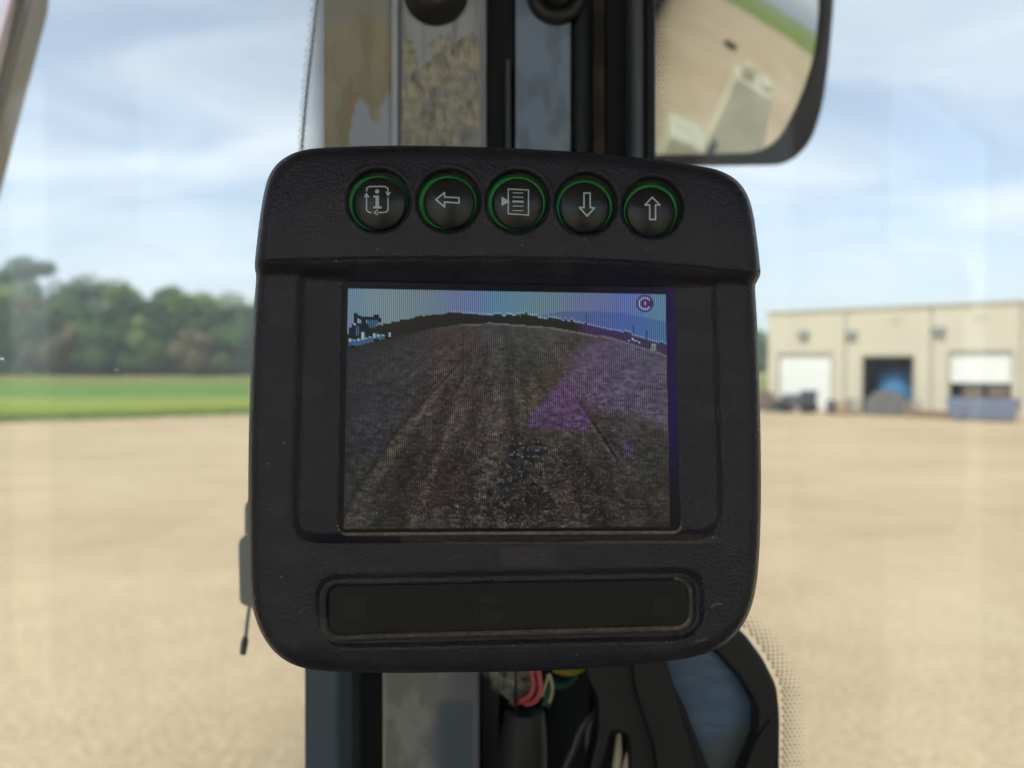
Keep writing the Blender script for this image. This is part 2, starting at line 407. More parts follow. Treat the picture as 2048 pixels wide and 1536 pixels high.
def tree(x, y, h, w, li, seed, label):
    z = float(gh(x, y))
    root = empty('tree', (x, y, z)); tag(root, label, 'tree', 'trees along the edge of the field')
    V, Fc, Tn = crown_mesh(seed, h, w, None)
    c = build('crown', V+np.array([x, y, z]), Fc, LEAF[li], root)
    a = c.data.color_attributes.new('tone', 'FLOAT_COLOR', 'POINT'); cc = np.ones((len(V), 4), np.float32); cc[:, :3] = Tn[:, None]; a.data.foreach_set('color', cc.ravel())
    v, f = tube([(x, y, z-.3), (x+.1*w*.2, y, z+h*.3), (x-.05*w, y, z+h*.6), (x, y, z+h*.85)], [h*.022, h*.017, h*.011, .03], 8, 3)
    mb = MB().add(v, f)
    r = random.Random(seed)
    for k in range(5):
        an = r.random()*6.28; z0 = z+h*(.25+.1*k)
        v, f = tube([(x, y, z0), (x+math.cos(an)*w*.18, y+math.sin(an)*w*.18, z0+h*.1), (x+math.cos(an)*w*.34, y+math.sin(an)*w*.34, z0+h*.14)], [.12, .08, .03], 6, 2); mb.add(v, f)
    mb.obj('trunk', BARK, root, smooth=True)
    return root
# px of the centre, px row of the top, width in px, depth, leaf kind, words
TREES = [
 (-60, 560, 150, 132, 0, 'broad green tree at the far left end of the tree line'),
 (58, 512, 110, 150, 1, 'tallest pointed tree standing above the others at far left'),
 (8, 575, 120, 128, 0, 'yellowish green rounded tree below the tall pointed one'),
 (100, 600, 120, 126, 2, 'low brownish tree in front, right of the tall pointed tree'),
 (178, 548, 150, 134, 1, 'wide dome topped dark green tree, second highest crown'),
 (150, 650, 90, 122, 2, 'small brown bushy tree at the foot of the domed tree'),
 (250, 580, 100, 130, 0, 'light green tree right of the domed crown'),
 (226, 660, 110, 121, 1, 'dark low tree between two brown bushes'),
 (326, 568, 80, 140, 1, 'narrow dark tree right of the gap in the skyline'),
 (300, 640, 100, 124, 0, 'rounded mid green tree below the skyline gap'),
 (380, 590, 120, 130, 0, 'pale green spreading tree with even top'),
 (400, 670, 90, 121, 2, 'greyish brown tree with bare slanting stems'),
 (462, 584, 130, 132, 0, 'light green tree next to the left edge of the display'),
 (470, 655, 100, 122, 1, 'dark tree low beside the display edge'),
 (560, 580, 140, 132, 0, 'green tree partly behind the left side of the display'),
 (1500, 716, 60, 330, 1, 'tiny distant tree at the left corner of the warehouse'),
]
for i, (px, py, wpx, Y, li, lab) in enumerate(TREES):
    x = (px-1024)/F*Y; g = float(gh(x, Y)); zt = 3+(738-py)/F*Y
    tree(x, Y, zt-g, wpx/F*Y*1.25, li, 100+i, lab)
# undergrowth and far wood behind the single trees: one mass
def wood(x0, x1, y0, y1, h, n, seed, name, label, li, s0=.3):
    r = np.random.default_rng(seed); X = x0+(x1-x0)*r.random(n); Y = y0+(y1-y0)*r.random(n)
    top = h*(.55+.45*fbm(X*.09+seed, Y*.05, seed, 3)); Z = gh(X, Y)+top*r.random(n)**.8
    P = np.stack([X, Y, Z], -1); s = (s0+s0*r.random((n, 1)))
    u = r.normal(size=(n, 3)); u /= np.linalg.norm(u, axis=1)[:, None]; v = r.normal(size=(n, 3)); v /= np.linalg.norm(v, axis=1)[:, None]
    V = np.stack([P-u*s, P-v*s, P+u*s, P+v*s], 1).reshape(-1, 3); Fc = np.arange(4*n).reshape(-1, 4)
    o = build(name, V, Fc, LEAF[li]); a = o.data.color_attributes.new('tone', 'FLOAT_COLOR', 'POINT')
    cc = np.ones((len(V), 4), np.float32); cc[:, :3] = np.repeat(np.clip(fbm(X*.3, Z*.3, 5, 3)*1.2-.2+.2*r.random(n), 0, 1), 4)[:, None]; a.data.foreach_set('color', cc.ravel())
    tag(o, label, 'undergrowth' if h < 8 else 'wood', kind='stuff')
wood(-115, -22, 122, 150, 13.8, 80000, 3, 'undergrowth', 'dark dense undergrowth filling between the tree trunks', 1)
wood(-22, 60, 150, 170, 9.5, 20000, 4, 'far_wood', 'far dark wood along the field behind the display', 1, .5)

# ------------------------------------------------------------------ warehouse
A = Vector((18.9, 57.2, 0)); B2 = Vector((31.2, 47.6, 0)); ud = (B2-A).normalized(); nd = Vector((ud.y, -ud.x, 0))   # nd points towards the camera
if nd.y > 0: nd = -nd
def fac(px):
    k = (px-1024)/F                      # x = k*y
    u = (k*A.y-A.x)/(ud.x-k*ud.y); return u
def facz(px, py):
    p = A+ud*fac(px); return 3+(738-py)/F*p.y
WH = empty('warehouse', A); tag(WH, 'long low beige concrete warehouse with roll-up doors across the yard', 'warehouse')
MW = Matrix.Translation(A) @ Matrix(((ud.x, nd.x, 0, 0), (ud.y, nd.y, 0, 0), (0, 0, 1, 0), (0, 0, 0, 1)))
WALL = pm('concrete_beige', (204, 196, 174), .85, noise=(0.5, .6, (194, 186, 166)), bump=(6, .2, .01))
WALL2 = pm('concrete_trim', (168, 160, 140), .8)
WHITE = pm('white_door', (235, 236, 230), .5, noise=(2, .3, (215, 215, 208)))
DARK = pm('dark_interior', (38, 40, 44), .9)
H = 7.0
joints = [-0.02, fac(1690), fac(1862), fac(2042), fac(2042)+9.2, fac(2042)+19]
openings = {0: (fac(1558), fac(1662), -.02, facz(1610, 708)), 1: (fac(1726), fac(1826), -.02, facz(1776, 713)), 2: (fac(1900), fac(2022), -.02, facz(1960, 704)),
            3: (joints[3]+2.5, joints[3]+7.5, -.02, 4.0)}
for i in range(len(joints)-1):
    u0, u1 = joints[i]+.05, joints[i+1]-.05; mb = MB()
    if i in openings:
        o0, o1, z0, z1 = openings[i]
        mb.box(u0, o0, -.25, 0, -.3, H, MW); mb.box(o1, u1, -.25, 0, -.3, H, MW); mb.box(o0, o1, -.25, 0, z1, H, MW)
    else: mb.box(u0, u1, -.25, 0, -.3, H, MW)
    mb.obj('wall_panel', WALL, WH)
for j in joints[1:-1]: MB().box(j-.05, j+.05, -.2, -.06, -.3, H-.01, MW).obj('panel_joint', pm('joint_sealant', (120, 112, 98), .9), WH)
MB().box(-.1, joints[-1]+.1, -.33, .08, H, H+.22, MW).obj('parapet_cap', WALL2, WH, bevel=.02)
MB().box(-.02, joints[-1], -28, -27.7, -.3, H, MW).box(-.02, .25, -27.7, -.26, -.3, H, MW).box(joints[-1]-.3, joints[-1], -27.7, -.26, -.3, H, MW).obj('side_wall', WALL, WH)
MB().box(.1, joints[-1]-.1, -27.6, -.3, H-.35, H-.15, MW).obj('roof', pm('roof_membrane', (150, 148, 142), .9), WH)
MB().box(.3, joints[-1]-.35, -6.2, -6.0, .03, H-.4, MW).box(.3, joints[-1]-.35, -6, -.3, .0, .03, MW).obj('interior', DARK, WH)
def rollup(o0, o1, z0, z1):
    mb = MB(); n = int((z1-z0)/.3)
    for k in range(n):
        a = z0+(z1-z0)*k/n; b = z0+(z1-z0)*(k+1)/n
        mb.box(o0, o1, -.2, -.15, a, b-.03, MW); mb.box(o0, o1, -.2, -.17, b-.03, b, MW)
    return mb.obj('roll_up_door', WHITE, WH)
rollup(openings[0][0], openings[0][1], .05, openings[0][3]-.01)
rollup(openings[2][0], openings[2][1], facz(1960, 766), openings[2][3]-.01)
rollup(openings[3][0], openings[3][1], .05, 3.99)
for (o0, o1, z0, z1) in (openings[1], openings[2], openings[0]):
    MB().box(o0-.12, o0, -.1, .06, 0, z1+.12, MW).box(o1, o1+.12, -.1, .06, 0, z1+.12, MW).box(o0, o1, -.1, .06, z1, z1+.12, MW).obj('door_frame', WALL2, WH)
for px, py in ((1607, 668), (1702, 668), (1877, 661)):
    u = fac(px); z = facz(px, py)
    hd = MB().box(u-.36, u+.36, .02, .36, z-.22, z+.22, MW).obj('wall_light', pm('lamp_housing', (128, 134, 130), .5), WH, bevel=.06)
    MB().box(u-.26, u+.26, .37, .40, z-.16, z+.1, MW).obj('lens', pm('lamp_lens', (150, 158, 154), .2), hd)
for u in (fac(1790), fac(1960)):
    MB().box(u-.35, u+.35, .012, .06, 6.15, 6.62, MW).obj('sign_plate', pm('plate_pale', (192, 184, 162), .7), WH)
rf = empty('rooftop_unit', A+ud*(fac(1990))-nd*6+Vector((0, 0, H))); tag(rf, 'pale rooftop ventilation unit above the right-hand warehouse door', 'ventilation unit')
u = fac(1955)
MB().box(u-1.6, u+1.6, -8, -6, H-.1, H+.55, MW).obj('cabinet', pm('unit_pale', (215, 212, 205), .5), rf, bevel=.05)
MB().box(u-1.2, u+1.2, -7.7, -6.3, H+.56, H+.7, MW).obj('hood', pm('unit_grey', (160, 160, 158), .5), rf)

# ---- things standing in front of the warehouse
def at(px, py, off=None):
    """ground point seen at px whose foot row is py"""
    Y = 3*F/(py-738); return Vector(((px-1024)/F*Y, Y, 0)), Y
def stand(px, off):
    p = A+ud*fac(px)+nd*off; return p
GREY = pm('painted_steel_grey', (140, 138, 136), .55, noise=(3, .8, (116, 110, 106)))
BLUEG = pm('dumpster_blue', (122, 132, 158), .55, noise=(2, .7, (104, 108, 126)))
BLUE = pm('tank_blue', (70, 138, 190), .4, noise=(2, .5, (30, 80, 130)))
RUST = pm('rusty_steel', (134, 114, 100), .8, noise=(3, 1, (80, 70, 66)))
DKST = pm('dark_steel', (78, 82, 90), .6, noise=(3, .8, (90, 86, 84)))
TAN = pm('tan_wood', (160, 134, 106), .8, noise=(5, .8, (120, 100, 80)))
def frame(p, rz): return Matrix.Translation(p) @ Matrix.Rotation(rz, 4, 'Z')
RZ = math.atan2(ud.y, ud.x)
# blue dumpster
p = stand(1985, 4.2); M = frame(p, RZ); t = empty('dumpster', p, RZ); tag(t, 'blue grey open-top steel dumpster in front of the half-raised door', 'dumpster')
l, w_, h_ = 1.55, .9, 1.3
v = [M @ Vector(q) for q in ((-l, -w_, .15), (l, -w_, .15), (l, w_, .15), (-l, w_, .15), (-l-.25, -w_-.12, h_), (l+.25, -w_-.12, h_), (l+.25, w_+.12, h_), (-l-.25, w_+.12, h_),
     (-l-.19, -w_-.06, h_), (l+.19, -w_-.06, h_), (l+.19, w_+.06, h_), (-l-.19, w_+.06, h_), (-l+.06, -w_+.06, .25), (l-.06, -w_+.06, .25), (l-.06, w_-.06, .25), (-l+.06, w_-.06, .25))]
f = [(0, 3, 2, 1), (0, 1, 5, 4), (1, 2, 6, 5), (2, 3, 7, 6), (3, 0, 4, 7), (4, 5, 9, 8), (5, 6, 10, 9), (6, 7, 11, 10), (7, 4, 8, 11), (8, 9, 13, 12), (9, 10, 14, 13), (10, 11, 15, 14), (11, 8, 12, 15), (12, 13, 14, 15)]
build('body', v, f, BLUEG, t)
for k in range(7): MB().box(-l+.05+k*.5-.04, -l+.05+k*.5+.04, -w_-.2, -w_-.02, .2, h_-.05, M).obj('rib', BLUEG, t)
for sx in (-1, 1): MB().box(sx*(l-.3)-.08, sx*(l-.3)+.08, -w_, w_, 0, .15, M).obj('skid', DKST, t)
# two workpieces sticking out of it
for (q, hh, rzz, lab) in ((-.55, 1.95, .2, 'rusty brown scrap plate leaning up out of the blue dumpster, left one'), (.75, 2.0, -.2, 'rusty brown scrap plate leaning up out of the blue dumpster, right one')):
    pp = M @ Vector((q, 0, .3)); MM = frame(pp, RZ+rzz); t2 = MB().box(-.5, .5, -.05, .05, 0, hh-.3, MM).box(-.4, .4, -.12, -.05, .9, 1.0, MM).box(-.5, -.4, -.12, -.05, .2, hh-.35, MM)
    o = t2.obj('scrap_plate', RUST, None, origin=pp); tag(o, lab, 'scrap metal')
# blue tank in the open bay
p = A+ud*fac(1778)-nd*2.6; M = frame(p, RZ)
t = empty('storage_tank', p+Vector((0, 0, .03)), RZ); tag(t, 'round blue tank standing inside the dark open bay', 'tank')
v, f = lathe(p+Vector((0, 0, .35)), (0, 0, 1), [(1.0, 0), (1.3, .1), (1.38, .4), (1.38, 1.7), (1.28, 2.1), (1.0, 2.4), (.5, 2.6), (.12, 2.66)], 40)
build('shell', v, f, BLUE, t, smooth=True)
v, f = lathe(p+Vector((0, 0, 2.99)), (0, 0, 1), [(.28, 0), (.28, .15), (.2, .2)], 24); build('lid', v, f, DKST, t, smooth=True)
for a_ in range(4):
    c = p+Vector((math.cos(a_*1.57+.7)*1.0, math.sin(a_*1.57+.7)*1.0, 0)); MB().box(-.08, .08, -.08, .08, .03, .5, Matrix.Translation(c)).obj('leg', DKST, t)
# grey dome-shaped bucket / drum with pallets in front of the open bay
p = stand(1790, 2.4); M = frame(p, RZ+math.pi); t = empty('loader_bucket', p, RZ+math.pi); tag(t, 'rounded grey steel loader bucket standing on edge before the open bay', 'bucket')
pr = [(math.cos(a_)*1.15, 0.05+math.sin(a_)**.7*1.6) for a_ in np.linspace(0.0, math.pi, 18)]
n = len(pr); v = [M @ Vector((x, -.5, z)) for x, z in pr]+[M @ Vector((x, .5, z)) for x, z in pr]+[M @ Vector((x*.9, -.5, z*.92)) for x, z in pr]+[M @ Vector((x*.9, .42, z*.92)) for x, z in pr]
f = []
for i in range(n-1):
    f += [(i, i+1, n+i+1, n+i), (2*n+i, 3*n+i, 3*n+i+1, 2*n+i+1), (i, 2*n+i, 2*n+i+1, i+1)]
f += [tuple(n+i for i in range(n)), tuple(3*n+i for i in range(n))[::-1]]
build('shell', v, f, pm('bucket_grey', (112, 108, 104), .7, noise=(2, 1, (84, 84, 88))), t, smooth=False)
for k in range(5): MB().box(-.9+k*.45-.05, -.9+k*.45+.05, -.75, -.5, 0.0, .45, M).obj('tooth', DKST, t)
MB().box(-1.2, 1.2, -.6, -.5, .02, .14, M).obj('cutting_edge', DKST, t)
# crates / pallet stacks (slatted)
def crate(px, off, w, h, d, mat, label, rz=0, nb=6, name='slatted_crate', cat='crate'):
    p = stand(px, off); M = frame(p, RZ+rz); t = empty(name, p, RZ+rz); tag(t, label, cat)
    for sx in (-1, 1):
        for sy in (-1, 1): MB().box(sx*(w/2-.05)-.05, sx*(w/2-.05)+.05, sy*(d/2-.05)-.05, sy*(d/2-.05)+.05, 0, h, M).obj('post', mat, t)
    for k in range(nb):
        z = .06+(h-.16)*k/(nb-1)
        MB().box(-w/2, w/2, -d/2-.03, -d/2-.002, z, z+.09, M).obj('slat', mat, t)
        MB().box(-w/2+.001, -w/2+.03, -d/2, d/2, z, z+.09, M).obj('slat', mat, t)
    MB().box(-w/2+.1, w/2-.1, -d/2+.1, d/2-.1, .1, .2, M).obj('deck', mat, t)
    return t
crate(1842, 2.5, .95, 1.0, 1, pm('wood_grey', (150, 140, 126), .8), 'weathered slatted crate right of the grey bucket', .2)
crate(1733, 2.4, 1.0, 1.05, 1, pm('wood_grey'[0:9], (150, 140, 126), .8), 'weathered slatted crate left of the grey bucket', -.1)
crate(1712, 3.4, .8, .85, .8, TAN, 'tan slatted crate between the drum and the weathered crate', .3)
# low timbers on the ground
for k, (px, off, lw, lab) in enumerate(((1880, 3.6, 2.4, 'long brown timber lying on the gravel left of the dumpster, front one'), (1905, 2.9, 2.0, 'short brown timber lying behind the longer one'))):
    p = stand(px, off); M = frame(p, RZ+.08*k); o = MB().box(-lw/2, lw/2, -.12, .12, 0, .24, M).box(-lw/2+.2, lw/2-.1, .2, .42, 0, .2, M).box(-lw/2+.25, lw/2-.3, -.02, .25, .245, .42, M).obj('timber_beam', pm('timber_brown', (118, 90, 70), .8, noise=(3, .8, (150, 120, 96))), None, origin=p); tag(o, lab, 'timber')
# dark attachments at left
p = stand(1622, 2.6); M = frame(p, RZ); t = empty('compact_loader', p, RZ); tag(t, 'small dark loader with low cab parked before the closed white door', 'loader')
MB().box(-1.3, 1.0, -.6, .6, .35, .95, M).obj('chassis', DKST, t, bevel=.08)
MB().box(.2, 1.1, -.5, .5, .95, 1.55, M).obj('cab', pm('cab_dark_blue', (58, 68, 86), .4), t, bevel=.1)
MB().box(-1.1, .1, -.45, .45, .95, 1.25, M).obj('hood', DKST, t, bevel=.08)
for sx in (-.85, .65):
    for sy in (-.7, .7):
        c = M @ Vector((sx, sy, .42)); v, f = lathe(c-(M.to_3x3() @ Vector((0, .13, 0))), M.to_3x3() @ Vector((0, 1, 0)), [(.1, 0), (.36, 0), (.42, .06), (.42, .2), (.36, .26), (.1, .26)], 24)
        wv = build('wheel', v, f, pm('rubber', (40, 40, 42), .85), t)
        v, f = lathe(c-(M.to_3x3() @ Vector((0, .145, 0))), M.to_3x3() @ Vector((0, 1, 0)), [(.2, 0), (.18, .29)], 16); build('rim', v, f, GREY, wv)
MB().box(-2.0, -1.35, -.7, .7, .1, .2, M).box(-1.45, -1.35, -.7, .7, .2, .75, M).obj('bucket', DKST, t)
p = stand(1550, 2.2); M = frame(p, RZ); t = empty('cable_reel', p, RZ); tag(t, 'dark round cable reel at the left corner of the warehouse', 'reel')
ay = M.to_3x3() @ Vector((0, 1, 0))
for s_ in (-.45, .35):
    v, f = lathe(M @ Vector((0, s_, .72)), ay, [(.1, 0), (.72, 0), (.72, .1), (.1, .1)], 32); build('flange', v, f, RUST, t)
v, f = lathe(M @ Vector((0, -.35, .72)), ay, [(.42, 0), (.5, .02), (.5, .68), (.42, .7)], 32); build('core', v, f, DKST, t)
p = stand(1686, 2.9); t = empty('oil_drum', p); tag(t, 'dark upright oil drum between the loader and the crates', 'drum')
v, f = lathe(p, (0, 0, 1), [(.29, 0), (.3, .02), (.29, .3), (.31, .32), (.29, .34), (.29, .6), (.31, .62), (.29, .64), (.29, .88), (.3, .9), (.27, .9), (.27, .87)], 28); build('barrel', v, f, DKST, t, smooth=True)
v, f = lathe(p+Vector((0.1, 0, .872)), (0, 0, 1), [(.04, 0), (.04, .02)], 12); build('bung', v, f, GREY, t)

# ------------------------------------------------------------------ machine cab
C0 = Vector((0.0, 0.512, 1.9)); CZ = -math.pi/4
CM = Matrix.Translation(C0) @ Matrix.Rotation(CZ, 4, 'Z')
LX, LY = 1.75, 1.50      # inside length (local +x) and width (local -y)
Z0, ZT = 0.0, 1.95       # floor and roof, above C0.z
cab = empty('machine_cab', C0, CZ); tag(cab, 'dark cab of the machine with its front corner post and tinted panes', 'cab')
XF[cab.name] = CM
TRIM = pm('cab_trim', (188, 190, 194), .6, noise=(8, .5, (176, 176, 176)), bump=(400, .2, .0004))  # unseen walls made pale to bounce light onto the post
DTRIM = pm('cab_trim_dark', (40, 41, 44), .6, bump=(400, .2, .0004))  # dark so that the openings stand out in the pane reflections
MAT_FLOOR = pm('bounce_floor', (188, 184, 174), .85, noise=(5, .8, (164, 158, 146)))  # unseen floor made pale to bounce sunlight up into the cab
def wall_hole(name, org, ax, az, w, h, hole, r, thick, nrm, mat):
    """wall in plane (ax, az) from org with a rounded window opening hole=(x0,x1,z0,z1)"""
    x0, x1, z0, z1 = hole; inn = rounded([(x0, z0), (x1, z0), (x1, z1), (x0, z1)], r*1.4, 8)
    cx, cz = (x0+x1)/2, (z0+z1)/2; outp = []
    for (x, z) in inn:
        ddx, ddz = x-cx, z-cz
        ts = []
        if ddx > 0: ts.append((w-cx)/ddx)
        if ddx < 0: ts.append(-cx/ddx)
        if ddz > 0: ts.append((h-cz)/ddz)
        if ddz < 0: ts.append(-cz/ddz)
        s = min(ts); outp.append([cx+ddx*s, cz+ddz*s])
    for c in ((0, 0), (w, 0), (w, h), (0, h)):
        j = min(range(len(outp)), key=lambda k: (outp[k][0]-c[0])**2+(outp[k][1]-c[1])**2); outp[j] = list(c)
    n = len(inn); P = lambda q, o: org+ax*q[0]+az*q[1]+nrm*o
    v = [P(q, 0) for q in inn]+[P(q, 0) for q in outp]+[P(q, thick) for q in inn]+[P(q, thick) for q in outp]
    f = []
    for i in range(n):
        j = (i+1) % n; f += [(i, j, n+j, n+i), (2*n+i, 3*n+i, 3*n+j, 2*n+j), (i, 2*n+i, 2*n+j, j), (n+i, n+j, 3*n+j, 3*n+i)]
    return build(name, [CM @ p for p in v], f, mat, cab)
X_, Y_, Z_ = Vector((1, 0, 0)), Vector((0, 1, 0)), Vector((0, 0, 1))
HH = ZT-Z0
DOORH = (.06, LX-.08, .10, HH-.08); REARH = (.06, LY-.06, .30, HH-.08)  # openings enlarged to let more light into the cab
wall_hole('door_wall', Vector((0, -LY, 0)), X_, Z_, LX, HH, DOORH, .10, .05, -Y_, TRIM)
wall_hole('rear_wall', Vector((LX, -LY, 0)), Y_, Z_, LY, HH, REARH, .10, .05, X_, TRIM)
wall_hole('front_wall', Vector((0, -.585, 0)), Y_, Z_, .585, HH, (.135, .577, .30, HH-.40), .03, .05, -X_, DTRIM)
wall_hole('front_wall', Vector((0, -LY, 0)), Y_, Z_, LY-.585, HH, (.03, LY-.585-.055, .20, HH-.43), .08, .05, -X_, DTRIM)  # unseen mullion and opening added to shape the side pane's reflection
wall_hole('side_wall', Vector((0, 0, 0)), X_, Z_, .98, HH, (.008, .74, .30, HH-.36), .03, .05, Y_, DTRIM)
wall_hole('side_wall', Vector((.98, 0, 0)), X_, Z_, LX-.98, HH, (.06, LX-.98-.06, .20, HH-.30), .08, .05, Y_, DTRIM)  # unseen mullion and opening added to shape the windshield's reflection
MB().box(-.05, LX+.05, -LY-.05, .05, -.06, -.002, CM).obj('floor_plate', MAT_FLOOR, cab)
MB().box(-.08, LX+.08, -LY-.08, .08, HH+.002, HH+.09, CM).obj('roof', pm('headliner', (196, 192, 184), .9), cab)  # roof lining made pale to bounce light back down
GL1 = glass_material('cab_glass_front', .04, 2.3); GL2 = glass_material('cab_glass_side', .04, 2.3)
MB().box(-.024, -.02, -LY+.05, -.006, .28, HH-.10, CM).obj('windshield', GL1, cab)
MB().box(.006, LX-.09, .02, .024, .28, HH-.10, CM).obj('side_window', GL2, cab)
MB().box(DOORH[0]-.02, DOORH[1]+.02, -LY-.03, -LY-.026, DOORH[2]-.02, DOORH[3]+.02, CM).obj('door_window', GL1, cab)
MB().box(LX+.026, LX+.03, -LY+REARH[0]-.02, -LY+REARH[1]+.02, REARH[2]-.02, REARH[3]+.02, CM).obj('rear_window', GL2, cab)

# glass plane helpers: world points on the inside faces of the two front panes
def ray_plane(px, py, P, n):
    d = (W(px, py, 1.0)-EYE); t = (P-EYE).dot(n)/d.dot(n); return EYE+d*t
PW = CM @ Vector((-.0185, 0, 0)); NW = (CM.to_3x3() @ X_)          # windshield (left pane)
PS = CM @ Vector((0, .0185, 0)); NS = (CM.to_3x3() @ -Y_)          # side window (right pane)
# ---- frit dots printed on the panes
def dots(name, pts, P, n, mat, flip=False):
    ax = n.cross(Z_).normalized(); v = []; f = []; k = 0
    for (x, y, r) in pts:
        c = ray_plane(x, y, P, n); dd = (c-EYE).length
        rm = r/F*dd
        m = 10
        v += [c+(ax*math.cos(2*math.pi*i/m)*1.15+Z_*math.sin(2*math.pi*i/m))*rm for i in range(m)]
        f.append(tuple(range(k, k+m))); k += m
    return build(name, v, f, mat, cab, kind='stuff')
FRIT = pm('frit_ceramic', (176, 158, 132), .4); FRIT_LIT = pm('frit_ceramic_lit', (225, 232, 240), .35)  # pale copy for the left dots: reflected light put into the colour
def half_clear(m, f):
    t = m.node_tree; o = [n for n in t.nodes if n.type == 'OUTPUT_MATERIAL'][0]; b = t.nodes['Principled BSDF']; tr = t.nodes.new('ShaderNodeBsdfTransparent'); x = t.nodes.new('ShaderNodeMixShader')
    x.inputs[0].default_value = f; t.links.new(b.outputs[0], x.inputs[1]); t.links.new(tr.outputs[0], x.inputs[2]); t.links.new(x.outputs[0], o.inputs[0])
half_clear(FRIT, .4)
pts = []
for j, y in enumerate(np.arange(-30, 310, 6.2)):
    edge = np.interp(y, [-30, 0, 150, 300], [640, 634, 615, 604])
    for i in range(8):
        x = 650-i*7.0-(3.5 if j % 2 else 0)
        if x > edge-12+2: pts.append((x, y, 3.3-.24*i if x > edge else 1.8))
dots('frit_dots', pts, PW, NW, FRIT_LIT)
pts = []
for j, y in enumerate(np.arange(-30, 330, 7.6)):
    for i in range(4):
        pts.append((1313+i*8.4+(4.2 if j % 2 else 0), y, 2.9-.55*i))
for j, y in enumerate(np.arange(1236, 1560, 8.2)):
    edge = np.interp(y, [1236, 1262, 1290, 1345, 1375, 1420, 1560], [1470, 1495, 1518, 1549, 1561, 1564, 1562])
    for i in range(5):
        pts.append((edge+3+i*9.2+(4.6 if j % 2 else 0), y-i*.3, 3.3-.5*i))
dots('frit_dots', pts, PS, NS, FRIT)
# thin dark seal line running down the windshield edge, left of the post
v, f = tube([ray_plane(x, y, PW-NW*.012, NW) for x, y in ((640, -60), (634, 0), (624, 90), (613, 190), (604, 295), (601, 360))], .00085, 8)
build('seal', v, f, pm('seal_dark', (52, 62, 70), .5), cab, smooth=True)
# scratches and dried drops on the side pane
SCRATCH = []
def arc_on_glass(pts, r, P=PS, n=NS):
    SCRATCH.append(tube([ray_plane(x, y, P, n) for x, y in pts], r, 10, 6))
arc_on_glass([(-4, 719), (3, 717), (8, 720)], [.0003, .0006, .0002], PW, NW)
arc_on_glass([(228, 741), (233, 739), (236, 742)], [.0001, .0003, .0001], PW, NW)
_m = bpy.data.materials.new('clear_drop'); _m.use_nodes = True; _b = _m.node_tree.nodes['Principled BSDF']
_b.inputs['Transmission Weight'].default_value = 1; _b.inputs['IOR'].default_value = 1.33; _b.inputs['Roughness'].default_value = .02
for _v, _f in SCRATCH: build('scratch', _v, _f, _m, cab, smooth=True)

# ---- corner post, seen above and below the display
GAIN = 3.7
POST = empty('corner_post', W(960, 820, .43)); tag(POST, 'worn steel corner post of the cab behind the display', 'post')
def panel(name, x0, x1, y0, y1, d, thick, mat=None, colfn=None, step=5, bulge=None, parent=POST, bevel=0, rough=.5, bump=None, metal=0, x_at=None):
    """vertical strip facing the camera; colfn(X,Y)->rgb 0-255 arrays gives stains/paint by place"""
    nxp = max(2, int((x1-x0)/step)+1); nyp = max(2, int((y1-y0)/step)+1)
    X, Y = np.meshgrid(np.linspace(x0, x1, nxp), np.linspace(y0, y1, nyp))
    Dm = np.full(X.shape, float(d))
    if bulge: Dm = Dm-bulge((X-x0)/(x1-x0))
    P = np.stack([(X-1024)/F*d, (768-Y)/F*d, Dm], -1).reshape(-1, 3)
    R = np.array([list(RIGHT), list(UP), list(FWD)]); V = P @ R+np.array(EYE)
    I = np.arange(nxp*nyp).reshape(nyp, nxp)
    Q = np.stack([I[:-1, :-1], I[1:, :-1], I[1:, 1:], I[:-1, 1:]], -1).reshape(-1, 4)
    # sides straight back
    ring = list(I[0, :])+list(I[1:, -1])+list(I[-1, :-1][::-1])+list(I[1:-1, 0][::-1])
    nb = len(V); V2 = V[ring]+np.array(FWD)*thick; V = np.concatenate([V, V2]); m = len(ring)
    S = np.array([(ring[i], ring[(i+1) % m], nb+(i+1) % m, nb+i) for i in range(m)])
    Q = np.concatenate([Q, S])
    if colfn is not None and mat is None:
        mat = pm(name+'_paint', (100, 100, 100), rough, metal, attr='paint', bump=bump)
    o = build(name, V, Q, mat, parent, smooth=False)
    o.data.polygons.foreach_set('use_smooth', np.array([True]*(len(Q)-m)+[False]*m))
    if colfn is not None:
        c = np.stack(colfn(X, Y), -1).reshape(-1, 3)/255.0; c = np.where(c <= .04045, c/12.92, ((c+.055)/1.055)**2.4)*GAIN
        cc = np.ones((len(V), 4), np.float32); cc[:len(c), :3] = c; cc[len(c):, :3] = c[ring]
        a = o.data.color_attributes.new('paint', 'FLOAT_COLOR', 'POINT'); a.data.foreach_set('color', cc.ravel())
    return o
def mixrgb(a, b, t): return [a[k]*(1-t)+b[k]*t for k in range(3)]
full = lambda X, c: [np.full(X.shape, float(k)) for k in c]
BLK = pm('post_black', (30, 31, 34), .45, noise=(20, .4, (44, 43, 42)))
MB().add(*prism([(648, -260), (1296, -260), (1296, 1800), (648, 1800)], .462, .03)).obj('core', BLK, POST)
